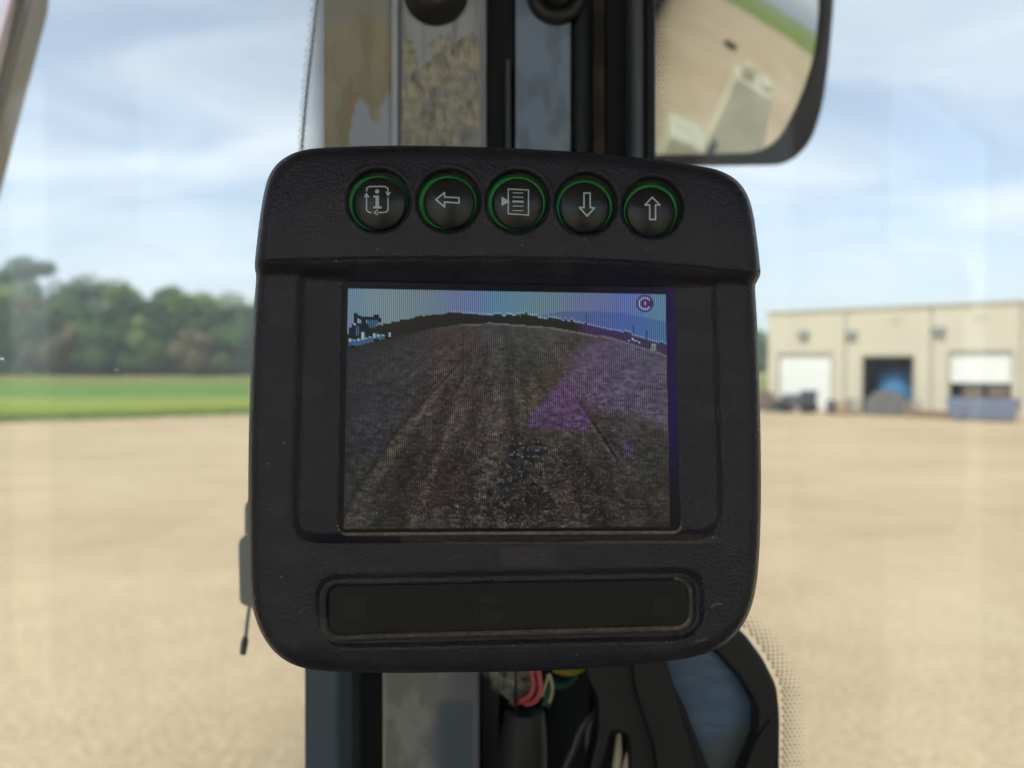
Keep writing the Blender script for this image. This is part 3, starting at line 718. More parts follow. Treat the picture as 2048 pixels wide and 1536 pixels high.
def olive(X, Y):
    c = full(X, (112, 106, 88)); n_ = fbm(X/46, Y/110, 3, 4)
    c = mixrgb(c, full(X, (103, 97, 80)), smooth(.42, .66, n_))
    c = mixrgb(c, full(X, (116, 111, 94)), smooth(.55, .72, fbm(X/30, Y/60, 8, 4))*.7)
    c = mixrgb(c, full(X, (112, 80, 62)), smooth(.66, .8, fbm(X/14, Y/90, 21, 3))*.6)
    # dust wiped away: bluish grey paint showing at the lower right
    edge = np.interp(X, [650, 690, 702, 712, 722, 735, 742, 756, 762, 772, 783], [400, 330, 250, 200, 196, 210, 238, 244, 210, 192, 182])+9*(fbm(X/9, Y/9, 4, 2)-.5)
    c = mixrgb(c, full(X, (116, 119, 126)), smooth(-4, 4, Y-edge))
    e2 = smooth(6, -6, Y-(38+12*np.sin(X/17)))*smooth(640, 655, X)
    c = mixrgb(c, full(X, (104, 106, 108)), e2*.65)
    return c
panel('dusty_panel', 650, 782, -240, 820, .43, .03, colfn=olive, rough=.6, bump=(300, .3, .0004))
panel('bevel_edge', 782, 801, -240, 820, .4265, .03, pm('bevel_highlight', (240, 243, 250), .3, noise=(60, .4, (216, 220, 228))), bulge=lambda s: .003*np.sin(s*math.pi))  # near-white base colour paints the highlight along this edge
def plate(X, Y):
    c = full(X, (118, 119, 122)); c = mixrgb(c, full(X, (98, 98, 102)), smooth(.4, .7, fbm(X/9, Y/90, 5, 4)))
    c = mixrgb(c, full(X, (92, 88, 90)), smooth(930, 975, X)*.8)
    c = mixrgb(c, full(X, (82, 82, 86)), smooth(812, 800, X)*.9)
    return c
panel('steel_plate', 801, 972, -240, 820, .421, .03, colfn=plate, rough=.42, bump=(500, .25, .0003))
def residue(X, Y):
    c = full(X, (140, 136, 118)); v_ = .5+.5*np.sin(X*1.25)
    c = mixrgb(c, full(X, (118, 116, 112)), smooth(.42, .62, fbm(X/26, Y/40, 31, 4)))
    c = mixrgb(c, full(X, (146, 138, 112)), smooth(.5, .7, fbm(X/14, Y/34, 32, 4))*np.clip(smooth(840, 815, X)+smooth(905, 940, X)+smooth(140, 110, Y)*.6+.25, 0, 1))
    c = mixrgb(c, full(X, (96, 92, 92)), v_*.28)
    c = mixrgb(c, full(X, (92, 80, 70)), smooth(.62, .75, fbm(X/7, Y/26, 33, 4))*.7)
    return c
# residue of a torn sticker: ragged patches, thin but real
def residue_patch():
    step = 3.0; xs = np.arange(803, 962, step); ys = np.arange(62, 420, step); X, Y = np.meshgrid(xs, ys)
    Dn = fbm(X/16, Y/22, 41, 4)
    top = np.interp(X, [803, 812, 825, 838, 860, 880, 900, 925, 945, 960], [92, 84, 92, 150, 118, 76, 100, 70, 72, 96])
    edge = np.minimum(np.minimum(X-803, 961-X), (Y-top)*.6)/8
    keep = (Dn+np.clip(edge, -1, 1)*.30) > .385
    kq = keep[:-1, :-1]
    V = []; Fq = []; idm = {}
    Z = .4205
    def vid(i, j):
        if (i, j) not in idm: idm[(i, j)] = len(V); V.append(W(xs[j], ys[i], Z))
        return idm[(i, j)]
    for i in range(len(ys)-1):
        for j in range(len(xs)-1):
            if kq[i, j]: Fq.append((vid(i, j), vid(i+1, j), vid(i+1, j+1), vid(i, j+1)))
    Vx = np.array([(xs[j], ys[i]) for (i, j) in idm.keys()])
    o = build('sticker_residue', V, Fq, pm('residue_paint', (150, 140, 110), .8, attr='paint', noise=(170, .5, (120, 116, 108)), bump=(900, .5, .0003)), POST)
    c = np.stack(residue(Vx[:, 0], Vx[:, 1]), -1)/255; c = np.where(c <= .04045, c/12.92, ((c+.055)/1.055)**2.4)*GAIN*.9
    cc = np.ones((len(V), 4), np.float32); cc[:, :3] = c; a = o.data.color_attributes.new('paint', 'FLOAT_COLOR', 'POINT'); a.data.foreach_set('color', cc.ravel())
residue_patch()
panel('dark_channel', 972, 1031, -240, 820, .444, .015, BLK)
panel('channel_lip', 1010, 1022, 120, 820, .436, .02, pm('lip_grey', (96, 98, 102), .35), bulge=lambda s: .002*np.sin(s*math.pi))
def slate(X, Y):
    c = full(X, (88, 98, 112)); c = mixrgb(c, full(X, (76, 84, 96)), smooth(.4, .7, fbm(X/30, Y/60, 51, 4)))
    c = mixrgb(c, full(X, (100, 104, 100)), smooth(.55, .75, fbm(X/20, Y/50, 52, 3))*smooth(140, 300, Y)*.8)
    return c
panel('slate_panel', 1031, 1141, -240, 820, .434, .02, colfn=slate, rough=.4)
panel('rubber_strip', 1141, 1184, -240, 820, .438, .02, pm('rubber_dark', (28, 32, 38), .5), bulge=lambda s: .004*np.sin(s*math.pi))
panel('rusty_strip', 1184, 1210, -240, 820, .442, .02, pm('strip_brown', (84, 64, 50), .7, noise=(40, .9, (36, 32, 30))))
panel('rubber_strip', 1210, 1262, -240, 820, .447, .014, pm('rubber_black', (24, 23, 24), .7))
panel('highlight_bead', 1262, 1290, -240, 820, .432, .03, pm('bead_highlight', (112, 116, 122), .4), bulge=lambda s: .0035*np.sin(s*math.pi))  # lighter grey paints the highlight running down the rubber
panel('rubber_strip', 1290, 1311, -240, 820, .43, .06, pm('rubber_navy', (26, 28, 36), .5), bulge=lambda s: .002*np.sin(s*math.pi))
# bolts with rubber cups near the top
k = .41/F
v, f = lathe(W(872, -14, .4195), -FWD, [(66*k, 0), (60*k, 6*k), (54*k, 30*k), (44*k, 42*k), (30*k, 45*k), (26*k, 34*k), (6*k, 32*k)], 48)
kb = build('rubber_cup', v, f, pm('cup_brown_black', (46, 42, 40), .5, noise=(60, .5, (66, 60, 56))), POST, smooth=True)
v, f = lathe(W(872, -14, .4105), -FWD, [(24*k, 0), (24*k, 12*k), (18*k, 16*k)], 6); build('bolt_head', v, f, pm('bolt_steel', (120, 118, 116), .35, metal=.8), kb)
k = .43/F
v, f = lathe(W(1114, -8, .434), -FWD, [(60*k, 0), (60*k, 10*k), (50*k, 20*k), (38*k, 20*k), (34*k, 8*k), (4*k, 7*k)], 48)
kb = build('washer_cup', v, f, pm('cup_black', (44, 44, 42), .4, noise=(60, .5, (80, 78, 70))), POST, smooth=True)
v, f = lathe(W(1118, -14, .430), -FWD, [(26*k, 0), (26*k, 10*k), (16*k, 20*k), (4*k, 22*k)], 24); build('bolt_head', v, f, pm('bolt_steel', (120, 118, 116), .35, metal=.8), kb, smooth=True)

# lower part of the post
panel('slate_trim', 610, 694, 820, 1800, .40, .06, pm('slate_trim', (98, 112, 122), .5, noise=(9, .5, (88, 98, 106))), bulge=lambda s: -.012*smooth(.72, 1.0, s))
panel('dark_recess', 690, 766, 820, 1800, .435, .02, pm('recess_black', (32, 32, 33), .7))
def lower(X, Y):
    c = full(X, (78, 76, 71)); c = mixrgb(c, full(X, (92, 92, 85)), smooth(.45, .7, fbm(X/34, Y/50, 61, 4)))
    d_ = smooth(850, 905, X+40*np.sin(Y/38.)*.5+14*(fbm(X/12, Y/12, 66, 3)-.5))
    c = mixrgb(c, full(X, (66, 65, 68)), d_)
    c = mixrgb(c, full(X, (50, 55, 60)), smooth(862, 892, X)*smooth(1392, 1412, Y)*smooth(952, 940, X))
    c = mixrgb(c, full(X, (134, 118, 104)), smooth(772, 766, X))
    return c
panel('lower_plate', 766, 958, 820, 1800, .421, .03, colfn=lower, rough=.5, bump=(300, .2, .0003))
panel('dark_channel', 958, 1000, 820, 1800, .436, .02, pm('channel_navy', (40, 42, 50), .5))
CT = pm('conduit_black', (34, 33, 34), .5, noise=(30, .4, (48, 46, 46)))
cd = empty('cable_sleeve', W(1040, 1420, .405)); tag(cd, 'black cable sleeve running down below the display with frayed grey tape on top', 'cable sleeve')
v, f = tube([W(1050, 1418, .408), (W(1046, 1500, .408)), W(1042, 1640, .408), W(1040, 1800, .408)], [.0100, .0128, .0132, .0132], 32)
build('sleeve', v, f, CT, cd, smooth=True)
panel('teal_backing', 1090, 1180, 820, 1800, .446, .015, pm('teal_black', (24, 34, 42), .6))
# frayed tape wedge
def frayed():
    pts = rounded([(958, 1300), (1080, 1300), (1062, 1392), (1042, 1408), (1018, 1400), (992, 1376)], 8, 3)
    V, Fc = prism(pts, .399, .006); o = build('frayed_tape', V, Fc, pm('tape_grey', (176, 173, 158), .9, noise=(180, 1, (66, 62, 58)), bump=(500, .8, .001)), cd)
    for q in range(26):
        x = 965+q*3.6; y0 = np.interp(x, [958, 992, 1020, 1062], [1330, 1374, 1398, 1396])
        vv, ff = tube([W(x, y0-22, .3985), W(x+random.uniform(-3, 3), y0-5, .398), W(x+random.uniform(-6, 6), y0+random.uniform(2, 12), .399)], .00018, 5, 3)
        build('thread', vv, ff, pm('thread_grey', (150, 146, 136), .9), o)
frayed()
# wires
def wire(pts, r, mat, label, parent=None):
    v, f = tube([W(*p) for p in pts], r, 12, 10); o = build('wire', v, f, mat, None, smooth=True, origin=W(*pts[0])); tag(o, label, 'wire', 'wires below the display'); return o
PINK = pm('wire_pink', (226, 104, 106), .45, noise=(300, .6, (200, 84, 84)))
wire([(1058, 1290, .394), (1063, 1340, .393), (1068, 1372, .392), (1058, 1392, .393), (1040, 1402, .396), (1028, 1408, .4)], .0014, PINK, 'left one of two pink wires hooking down below the display')
wire([(1072, 1290, .391), (1077, 1340, .39), (1081, 1378, .389), (1072, 1400, .39), (1056, 1407, .393), (1046, 1404, .398)], .0014, PINK, 'right and longer one of two pink wires hooking down below the display')
wire([(1030, 1290, .392), (1031, 1350, .391), (1031, 1402, .392), (1032, 1430, .398)], .00085, pm('wire_black', (30, 30, 32), .4), 'thin straight black wire left of the pink wires')
wire([(1084, 1392, .395), (1092, 1366, .394), (1098, 1350, .393), (1104, 1368, .394), (1104, 1386, .397), (1098, 1404, .4)], .0009, pm('wire_cream', (206, 200, 160), .5), 'cream wire in a tight loop right of the pink wires')
wire([(1088, 1410, .399), (1094, 1388, .398), (1099, 1370, .397), (1102, 1392, .399), (1096, 1412, .402)], .0012, pm('wire_green', (40, 96, 66), .5), 'short green wire inside the cream loop')
wire([(1108, 1338, .41), (1125, 1343, .408), (1145, 1344, .408), (1164, 1336, .41)], .0021, pm('wire_yellow', (172, 158, 52), .5), 'yellow wire lying across just under the display edge')
wire([(1098, 1366, .425), (1118, 1371, .425), (1136, 1366, .426), (1150, 1352, .43)], .0022, pm('wire_teal', (24, 104, 84), .5), 'teal green wire behind and below the yellow one')
wire([(1192, 1425, .40), (1176, 1436, .398), (1160, 1462, .396), (1146, 1500, .395), (1128, 1545, .395), (1110, 1640, .4)], .0019, pm('hose_grey', (70, 66, 66), .45), 'dark grey hose curving down to the lower left')
wire([(1190, 1428, .41), (1178, 1452, .408), (1173, 1478, .408), (1176, 1504, .41), (1184, 1512, .415)], .0011, pm('wire_silver', (150, 138, 138), .25, metal=.3), 'thin silvery cable bow inside the hose curve')

# black moulded bracket with the blue-grey plate at the lower right
br = empty('corner_bracket', W(1400, 1450, .39)); tag(br, 'black moulded corner bracket at the lower right below the display', 'bracket')
BM = pm('bracket_black', (32, 31, 33), .5, noise=(30, .5, (48, 44, 44)), bump=(700, .35, .0004))
V, Fc = prism(rounded([(1168, 1300), (1300, 1300), (1335, 1345), (1372, 1420), (1420, 1545), (1440, 1800), (1268, 1800), (1262, 1545), (1258, 1470), (1222, 1462), (1216, 1500), (1196, 1560), (1150, 1800), (1120, 1800), (1196, 1470), (1196, 1400), (1172, 1350)], 16, 4), .386, .02)
build('moulding', V, Fc, BM, br, bevel=.0016)
V, Fc = prism(rounded([(1262, 1290), (1330, 1310), (1400, 1545), (1420, 1800), (1340, 1800), (1310, 1500), (1270, 1380)], 20, 4), .380, .008)
build('rib', V, Fc, BM, br, bevel=.002)
def bluecol(X, Y):
    c = full(X, (44, 60, 76)); c = mixrgb(c, full(X, (54, 68, 82)), smooth(.4, .7, fbm(X/60, Y/12, 71, 4)))
    g = smooth(-30, 60, (Y-1465)+(X-1440)*.5); c = mixrgb(c, full(X, (50, 51, 49)), g*.95); return c
V, Fc = prism([(1290, 1280), (1470, 1280), (1512, 1345), (1530, 1440), (1520, 1800), (1410, 1800), (1372, 1420)], .392, .004)
def bp_panel():
    step = 6; sx_ = np.linspace(0, 1, 46); ys = np.arange(1270, 1800, step); Sx, Y = np.meshgrid(sx_, ys); xl = 1280+0*Y; xr = np.interp(Y, [1270, 1300, 1345, 1385, 1440], [1440, 1478, 1516, 1532, 1540]); X = xl+(xr-xl)*Sx
    P = np.stack([(X-1024)/F*.394, (768-Y)/F*.394, np.full(X.shape, .394)+(X-1400)*.00003], -1).reshape(-1, 3)
    R = np.array([list(RIGHT), list(UP), list(FWD)]); V = P @ R+np.array(EYE); I = np.arange(X.size).reshape(X.shape)
    Q = np.stack([I[:-1, :-1], I[1:, :-1], I[1:, 1:], I[:-1, 1:]], -1).reshape(-1, 4)
    cxq = V[Q].mean(1); 
    n0 = len(V); V = np.concatenate([V, V+np.array(FWD)*.004]); ring = list(I[0, :])+list(I[1:, -1])+list(I[-1, :-1][::-1])+list(I[1:-1, 0][::-1]); m = len(ring)
    Q = np.concatenate([Q, np.array([(ring[i], ring[(i+1) % m], n0+ring[(i+1) % m], n0+ring[i]) for i in range(m)])])
    o = build('blue_grey_plate', V, Q, pm('blue_plate', (80, 100, 120), .35, attr='paint'), br, smooth=False)
    c = np.stack(bluecol(X, Y), -1).reshape(-1, 3)/255; c = np.where(c <= .04045, c/12.92, ((c+.055)/1.055)**2.4)*GAIN
    cc = np.ones((len(V), 4), np.float32); cc[:n0, :3] = c; cc[n0:, :3] = c; a = o.data.color_attributes.new('paint', 'FLOAT_COLOR', 'POINT'); a.data.foreach_set('color', cc.ravel())
bp_panel()
SEAL = pm('seal_rubber', (30, 32, 38), .38, noise=(40, .4, (42, 44, 50)))
V, Fc = prism(rounded([(1440, 1240), (1492, 1270), (1530, 1322), (1556, 1375), (1562, 1430), (1560, 1800), (1505, 1800), (1514, 1600), (1516, 1425), (1480, 1360), (1415, 1290)], 14, 4), .385, .022)
build('edge_seal', V, Fc, SEAL, br, bevel=.003)
V, Fc = prism(rounded([(1520, 1470), (1545, 1430), (1545, 1800), (1470, 1800), (1480, 1560)], 20, 4), .3835, .012)
build('gusset', V, Fc, BM, br, bevel=.003)
for (x0, y0, x1, y1, x2, y2, w0) in ((1238, 1470, 1236, 1510, 1233, 1540, .0024), (1262, 1500, 1254, 1525, 1250, 1560, .002)):
    v, f = tube([W(x0, y0-4, .398), W(x1, y1, .398), W(x2, y2, .398), W(x2, y2+90, .40)], [w0*.6, w0, w0, w0], 12); build('cable_tie', v, f, pm('tie_tan', (222, 206, 180), .6), br, smooth=True)

# latch with a thin rod, left of the display
lt = empty('window_latch', W(490, 1150, .43)); tag(lt, 'dark grey window latch with hanging thin rod beside the left display edge', 'latch')
LM = pm('latch_grey', (168, 178, 180), .55)
V, Fc = prism(rounded([(488, 1110), (488, 1010), (500, 994), (560, 994), (560, 1110)], 9, 4), .43, .02); build('upper_block', V, Fc, LM, lt, bevel=.001)
V, Fc = prism(rounded([(475, 1082), (492, 1066), (570, 1062), (570, 1226), (520, 1224), (478, 1208)], 10, 4), .425, .025); build('body', V, Fc, LM, lt, bevel=.0012)
v, f = tube([W(500, 1205, .432), W(495, 1240, .432), (W(491, 1276, .432))], .0011, 10); build('rod', v, f, LM, lt, smooth=True)
v, f = tube([W(491, 1272, .432), W(489, 1286, .432), W(486, 1308, .432)], [.0012, .0021, .0017], 12); build('rubber_tip', v, f, pm('tip_dark', (52, 60, 62), .6), lt, smooth=True)

# slanting bar outside, top left
bar = empty('grab_rail', W(30, 100, .75)); tag(bar, 'slanting beige metal rail crossing the top left corner outside the pane', 'rail')
V, Fc = prism([(70, -60), (63, 0), (-6, 262), (-60, 470), (-90, 470), (-45, 262), (-4, 60), (14, 0), (26, -60)], .8, .03); build('flat_bar', V, Fc, pm('bar_beige', (152, 146, 132), .35, metal=.0, noise=(20, .7, (132, 118, 96))), bar, bevel=.003)
V, Fc = prism([(30, -60), (22, 0), (-4, 95), (-60, 300), (-70, 300), (-14, 95), (6, 0), (14, -60)], .79, .006); build('highlight_strip', V, Fc, pm('highlight_pink_white', (232, 214, 228), .3), bar, bevel=.001)  # second prism is an added strip: the rail's highlight as pale colour

# ------------------------------------------------------------------ rear-view mirror outside the side window
MP = W(1490, 150, .82)
mn = Vector((.49, -.80, -.335)).normalized(); MR = 1.9
mr_o = empty('side_mirror', W(1520, 100, .84)); tag(mr_o, 'black framed convex side mirror reflecting the sandy yard', 'mirror')
ma = mn.cross(Z_).normalized(); mb_ = ma.cross(mn).normalized()
face_px = rounded([(1180, -420), (1640, -420), (1653, 0), (1640, 110), (1603, 212), (1562, 284), (1520, 306), (1340, 312), (1180, 312)], [20, 60, 30, 40, 60, 50, 40, 30, 20], 5)
back_px = rounded([(1150, -450), (1660, -450), (1668, 0), (1657, 130), (1645, 215), (1622, 286), (1575, 330), (1340, 334), (1150, 334)], [30, 70, 30, 50, 60, 60, 50, 30, 30], 5)
def on_mirror(px, py, off=0.0): return ray_plane(px, py, MP+mn*off, mn)
mbk = MB(); fr_ = [on_mirror(x, y, .002) for x, y in face_px]; bk0 = [on_mirror(x, y, -.004) for x, y in back_px]
ctr = sum(bk0, Vector())/len(bk0); bk1 = [p-mn*.02 for p in bk0]; bk2 = [ctr+(p-ctr)*.8-mn*.05 for p in bk0]; n = len(fr_)
# same point count for both outlines
V = fr_+bk0+bk1+bk2; Fc = []
for i in range(n):
    j = (i+1) % n
    for r_ in range(3): Fc.append((r_*n+i, r_*n+j, (r_+1)*n+j, (r_+1)*n+i))
Fc.append(tuple(3*n+i for i in range(n)))
build('housing', V, Fc, pm('mirror_rim', (10, 12, 15), .6, rough_spec=.12), mr_o, smooth=False)
MIRM = pm('mirror_silver', (225, 226, 222), .0, metal=1.0)
loc2 = [((p-MP).dot(ma), (p-MP).dot(mb_)) for p in [on_mirror(x, y) for x, y in face_px]]
xs = [q[0] for q in loc2]; ys = [q[1] for q in loc2]; step = .006
gxs = np.arange(min(xs)-step, max(xs)+step, step); gys = np.arange(min(ys)-step, max(ys)+step, step)
X, Y = np.meshgrid(gxs, gys); sd, qx, qy = sdf(X, Y, loc2)
X2 = np.where(sd > 0, qx, X); Y2 = np.where(sd > 0, qy, Y)
keepv = sd < step*1.5; I = np.arange(X.size).reshape(X.shape)
Q = np.stack([I[:-1, :-1], I[:-1, 1:], I[1:, 1:], I[1:, :-1]], -1).reshape(-1, 4); cs = (sd[:-1, :-1]+sd[1:, 1:]+sd[1:, :-1]+sd[:-1, 1:]).ravel()/4; Q = Q[cs < step*.4]
hgt = -(X2**2+Y2**2)/(2*MR)
V = np.array(MP)+X2.ravel()[:, None]*np.array(ma)+Y2.ravel()[:, None]*np.array(mb_)+hgt.ravel()[:, None]*np.array(mn)+np.array(mn)*.0015
used = np.unique(Q); rem = -np.ones(len(V), int); rem[used] = np.arange(len(used))
mo = build('mirror_glass', V[used], rem[Q], MIRM, mr_o, smooth=True)
v, f = tube([on_mirror(1300, -100, -.06), on_mirror(1250, -120, -.08), on_mirror(1150, -200, -.05)], .009, 12); build('bracket_arm', v, f, BLK, mr_o, smooth=True)
def mirror_ray(px, py):
    p = on_mirror(px, py); x, y = (p-MP).dot(ma), (p-MP).dot(mb_)
    nn_ = (mn+ma*(x/MR)+mb_*(y/MR)).normalized(); d = (p-EYE).normalized(); return p, d-nn_*2*d.dot(nn_)
MIRROR_DEBUG = False
if MIRROR_DEBUG:
    for q in ((1360, 20), (1500, 5), (1640, 50), (1500, 160), (1400, 290), (1520, 290), (1600, 200)):
        p, r = mirror_ray(*q); print('MR', q, tuple(round(a, 2) for a in r), 'ground', tuple(round(a, 1) for a in (p+r*(-p.z/r.z)) ) if r.z < 0 else None)
# made-up cream bodies standing in for pale machine parts in the mirror
def mirror_at(px, py, t): p, r = mirror_ray(px, py); return p+r*t
CREAM = pm('cream_paint', (206, 203, 178), .6, noise=(3, .8, (180, 174, 148)))
def cream_body(name, q0, q1, qy, t, lab, cat, parts):
    a0 = mirror_at(q0, qy, t); a1 = mirror_at(q1, qy, t); a1.z = a0.z; ax = (a1-a0); w = ax.length; ax.normalize(); nn_ = Z_.cross(ax)
    if nn_.dot(MP-a0) < 0: nn_ = -nn_
    Mx = Matrix.Translation(Vector((a0.x, a0.y, 0))) @ Matrix(((ax.x, nn_.x, 0, 0), (ax.y, nn_.y, 0, 0), (0, 0, 1, 0), (0, 0, 0, 1)))
    t_ = empty(name, (a0.x, a0.y, 0)); tag(t_, lab, cat)
    h = a0.z; parts(t_, Mx, w, h)
def body1(t_, Mx, w, h):
    k = .42*h; q = [(0, h), (w, h), (w+k, .25), (-.05, .25)]; n4 = 4
    vv = [Mx @ Vector((x, 0, z)) for x, z in q]+[Mx @ Vector((x, -.5, z)) for x, z in q]
    build('cabinet', vv, [(0, 1, 2, 3), (7, 6, 5, 4)]+[(i, n4+i, n4+(i+1) % 4, (i+1) % 4) for i in range(4)], CREAM, t_, bevel=.03)
    for z in (.3, .62): MB().box(w*.1, w*.9+k*(1-z)*.8, .005, .02, h*z, h*z+.03, Mx).obj('seam', CREAM, t_)
    MB().box(w*.12, w*.42, -.3, -.1, h, h+.09, Mx).obj('top_horn', CREAM, t_, bevel=.02)
    MB().box(w*.7, w*.95, -.4, -.05, h, h+.05, Mx).obj('top_horn', CREAM, t_, bevel=.02)
    for sx in (.1, .8): MB().box(w*sx, w*(sx+.1), -.45, -.05, 0, .25, Mx).obj('leg', DKST, t_)
def body2(t_, Mx, w, h):
    MB().box(0, w, -.4, 0, .2, h, Mx).obj('cabinet', CREAM, t_, bevel=.03)
    MB().box(w*1.06, w*1.18, -.1, 0, 0, h+.05, Mx).obj('post', DKST, t_)
    for sx in (.1, .8): MB().box(w*sx, w*(sx+.1), -.35, -.05, 0, .2, Mx).obj('leg', DKST, t_)
cream_body('machine_part_tall', 1472, 1562, 152, 3.2, 'tall cream tapered stand-in for machine parts reflected in the middle of the side mirror', 'machine part', body1)
cream_body('machine_part_low', 1344, 1432, 268, 2.2, 'low cream stand-in for machine parts reflected at the lower left of the side mirror', 'cabinet', body2)
_p, _r = mirror_ray(1458, 95); _g = _p+_r*(-_p.z/_r.z)
v, f = lathe(_g, (0, 0, 1), [(.5, 0), (.56, .06), (.56, .24), (.5, .3), (.3, .3), (.28, .05)], 24); tag(build('tyre', v, f, pm('rubber', (40, 40, 42), .85), None, smooth=True, origin=_g), 'dark loose tyre lying on the sand in the mirror reflection', 'tyre')

# ------------------------------------------------------------------ display unit
S0 = D0/F                         # metres per pixel at the display
KOB = W(1010, 820, D0+.03)
mon = empty('display_monitor', KOB); tag(mon, 'black rugged cab display with five round buttons and lit camera screen', 'display')
def U(X, Y, Wd):
    """pixel position and height (px, towards the camera) -> world coordinates"""
    d = (F-Wd)*S0; X = np.asarray(X, float); Y = np.asarray(Y, float); d = np.broadcast_to(d, X.shape)
    P = np.stack([(X-1024)/F*d, (768-Y)/F*d, d], -1); R = np.array([list(RIGHT), list(UP), list(FWD)])
    return P @ R+np.array(EYE)
outline = [(512, 560), (505, 650), (500, 780), (497, 900), (496.5, 1020), (497.5, 1120), (501, 1190), (512, 1240), (533, 1284), (562, 1315), (600, 1334), (650, 1342),
           (760, 1345.5), (900, 1345), (1060, 1342), (1200, 1335), (1320, 1324), (1390, 1313), (1436, 1296), (1472, 1268), (1498, 1226), (1512, 1174), (1519, 1100),
           (1522, 1000), (1521.5, 880), (1518.5, 760), (1514.5, 650), (1510.5, 578), (1513, 566), (1520.5, 549), (1520, 530), (1513, 470), (1506, 425), (1495, 390), (1476, 363), (1448, 345), (1410, 334),
           (1300, 318), (1180, 306), (1060, 298), (940, 293.5), (820, 291), (720, 292.5), (640, 296), (604, 301), (577, 311), (554, 328), (538, 352), (528, 385), (519, 440), (512, 500), (509.5, 525), (510, 540)]
OUT = catmull(outline, 4, True); OUT = [tuple(p) for p in OUT]
def quadr(pts, r): return rounded(pts, r, 8)
REC = quadr([(592, 540), (1438, 556), (1453, 1078), (578, 1086)], [20, 20, 70, 62])
OPN = quadr([(689, 564), (1347, 577), (1358, 1060.5), (680, 1064)], 16)
GRV = quadr([(627, 1152), (1408, 1137), (1411, 1279), (639, 1298)], [52, 52, 66, 66])
IPN = quadr([(655, 1173), (1378, 1160), (1379, 1252), (655, 1271)], [26, 30, 30, 26])
BTN = [(757, 401, 62), (897, 401, 62), (1035, 402, 62), (1172, 407, 61), (1305, 415, 60)]
def circ(cx, cy, r, n=72): return [(cx+r*math.cos(2*math.pi*i/n), cy+r*math.sin(2*math.pi*i/n)) for i in range(n)]
def lipy(X): return np.interp(X, [505, 560, 700, 860, 1024, 1150, 1280, 1400, 1525], [526, 521, 518, 516.5, 517, 519, 526, 535, 550])
def height(X, Y, sdo, sdr, sdop, sdg, sdi):
    ly = lipy(X)
    # body
    w = np.zeros(X.shape)
    w -= 7*np.abs((X-1010)/510)**4
    w -= 10*smooth(1285, 1345, Y)
    # recess round the screen
    w -= 13*smooth(3, -24, sdr)
    w -= np.clip(1-np.clip(sdop, 0, 95)/95, 0, 1)**1.3*9*(sdr < 0)
    w -= 5*smooth(5.5, 0, sdop)
    # groove round the indicator strip
    w -= 12*smooth(5, -15, sdg)
    w += 6*smooth(17, 6, sdi)*(sdg < 0)
    w -= 6*smooth(4.5, 0, sdi)
    # hood
    t = np.clip((ly-Y)/225, 0, 1.2)
    hood = 26+5*np.sin(np.clip(t/.5, 0, 1)*math.pi/2)-24*np.clip(t-.35, 0, 1)**1.7*1.6
    hood -= 7*np.abs((X-1010)/510)**4
    hood -= 4*smooth(5, -1, Y*0+(ly-Y))
    s = smooth(0, 1, (Y-ly+1)/np.interp(X, [505, 700, 1400, 1520], [32, 40, 34, 26]))
    w = np.where(Y < ly-1, hood, hood*(1-s)+w*s)
    # rounded outer edge
    r = 26.0; dd = np.clip(-sdo, 0, r); w -= r*.9*(1-np.sqrt(np.clip(1-(1-dd/r)**2, 0, 1)))
    for (cx, cy, cr_) in BTN:
        rr = np.hypot(X-cx, Y-cy)-cr_
        w -= 5*smooth(6, 0, rr)**1.5
        w += 1.2*np.exp(-((rr-8)/4)**2)
    return w
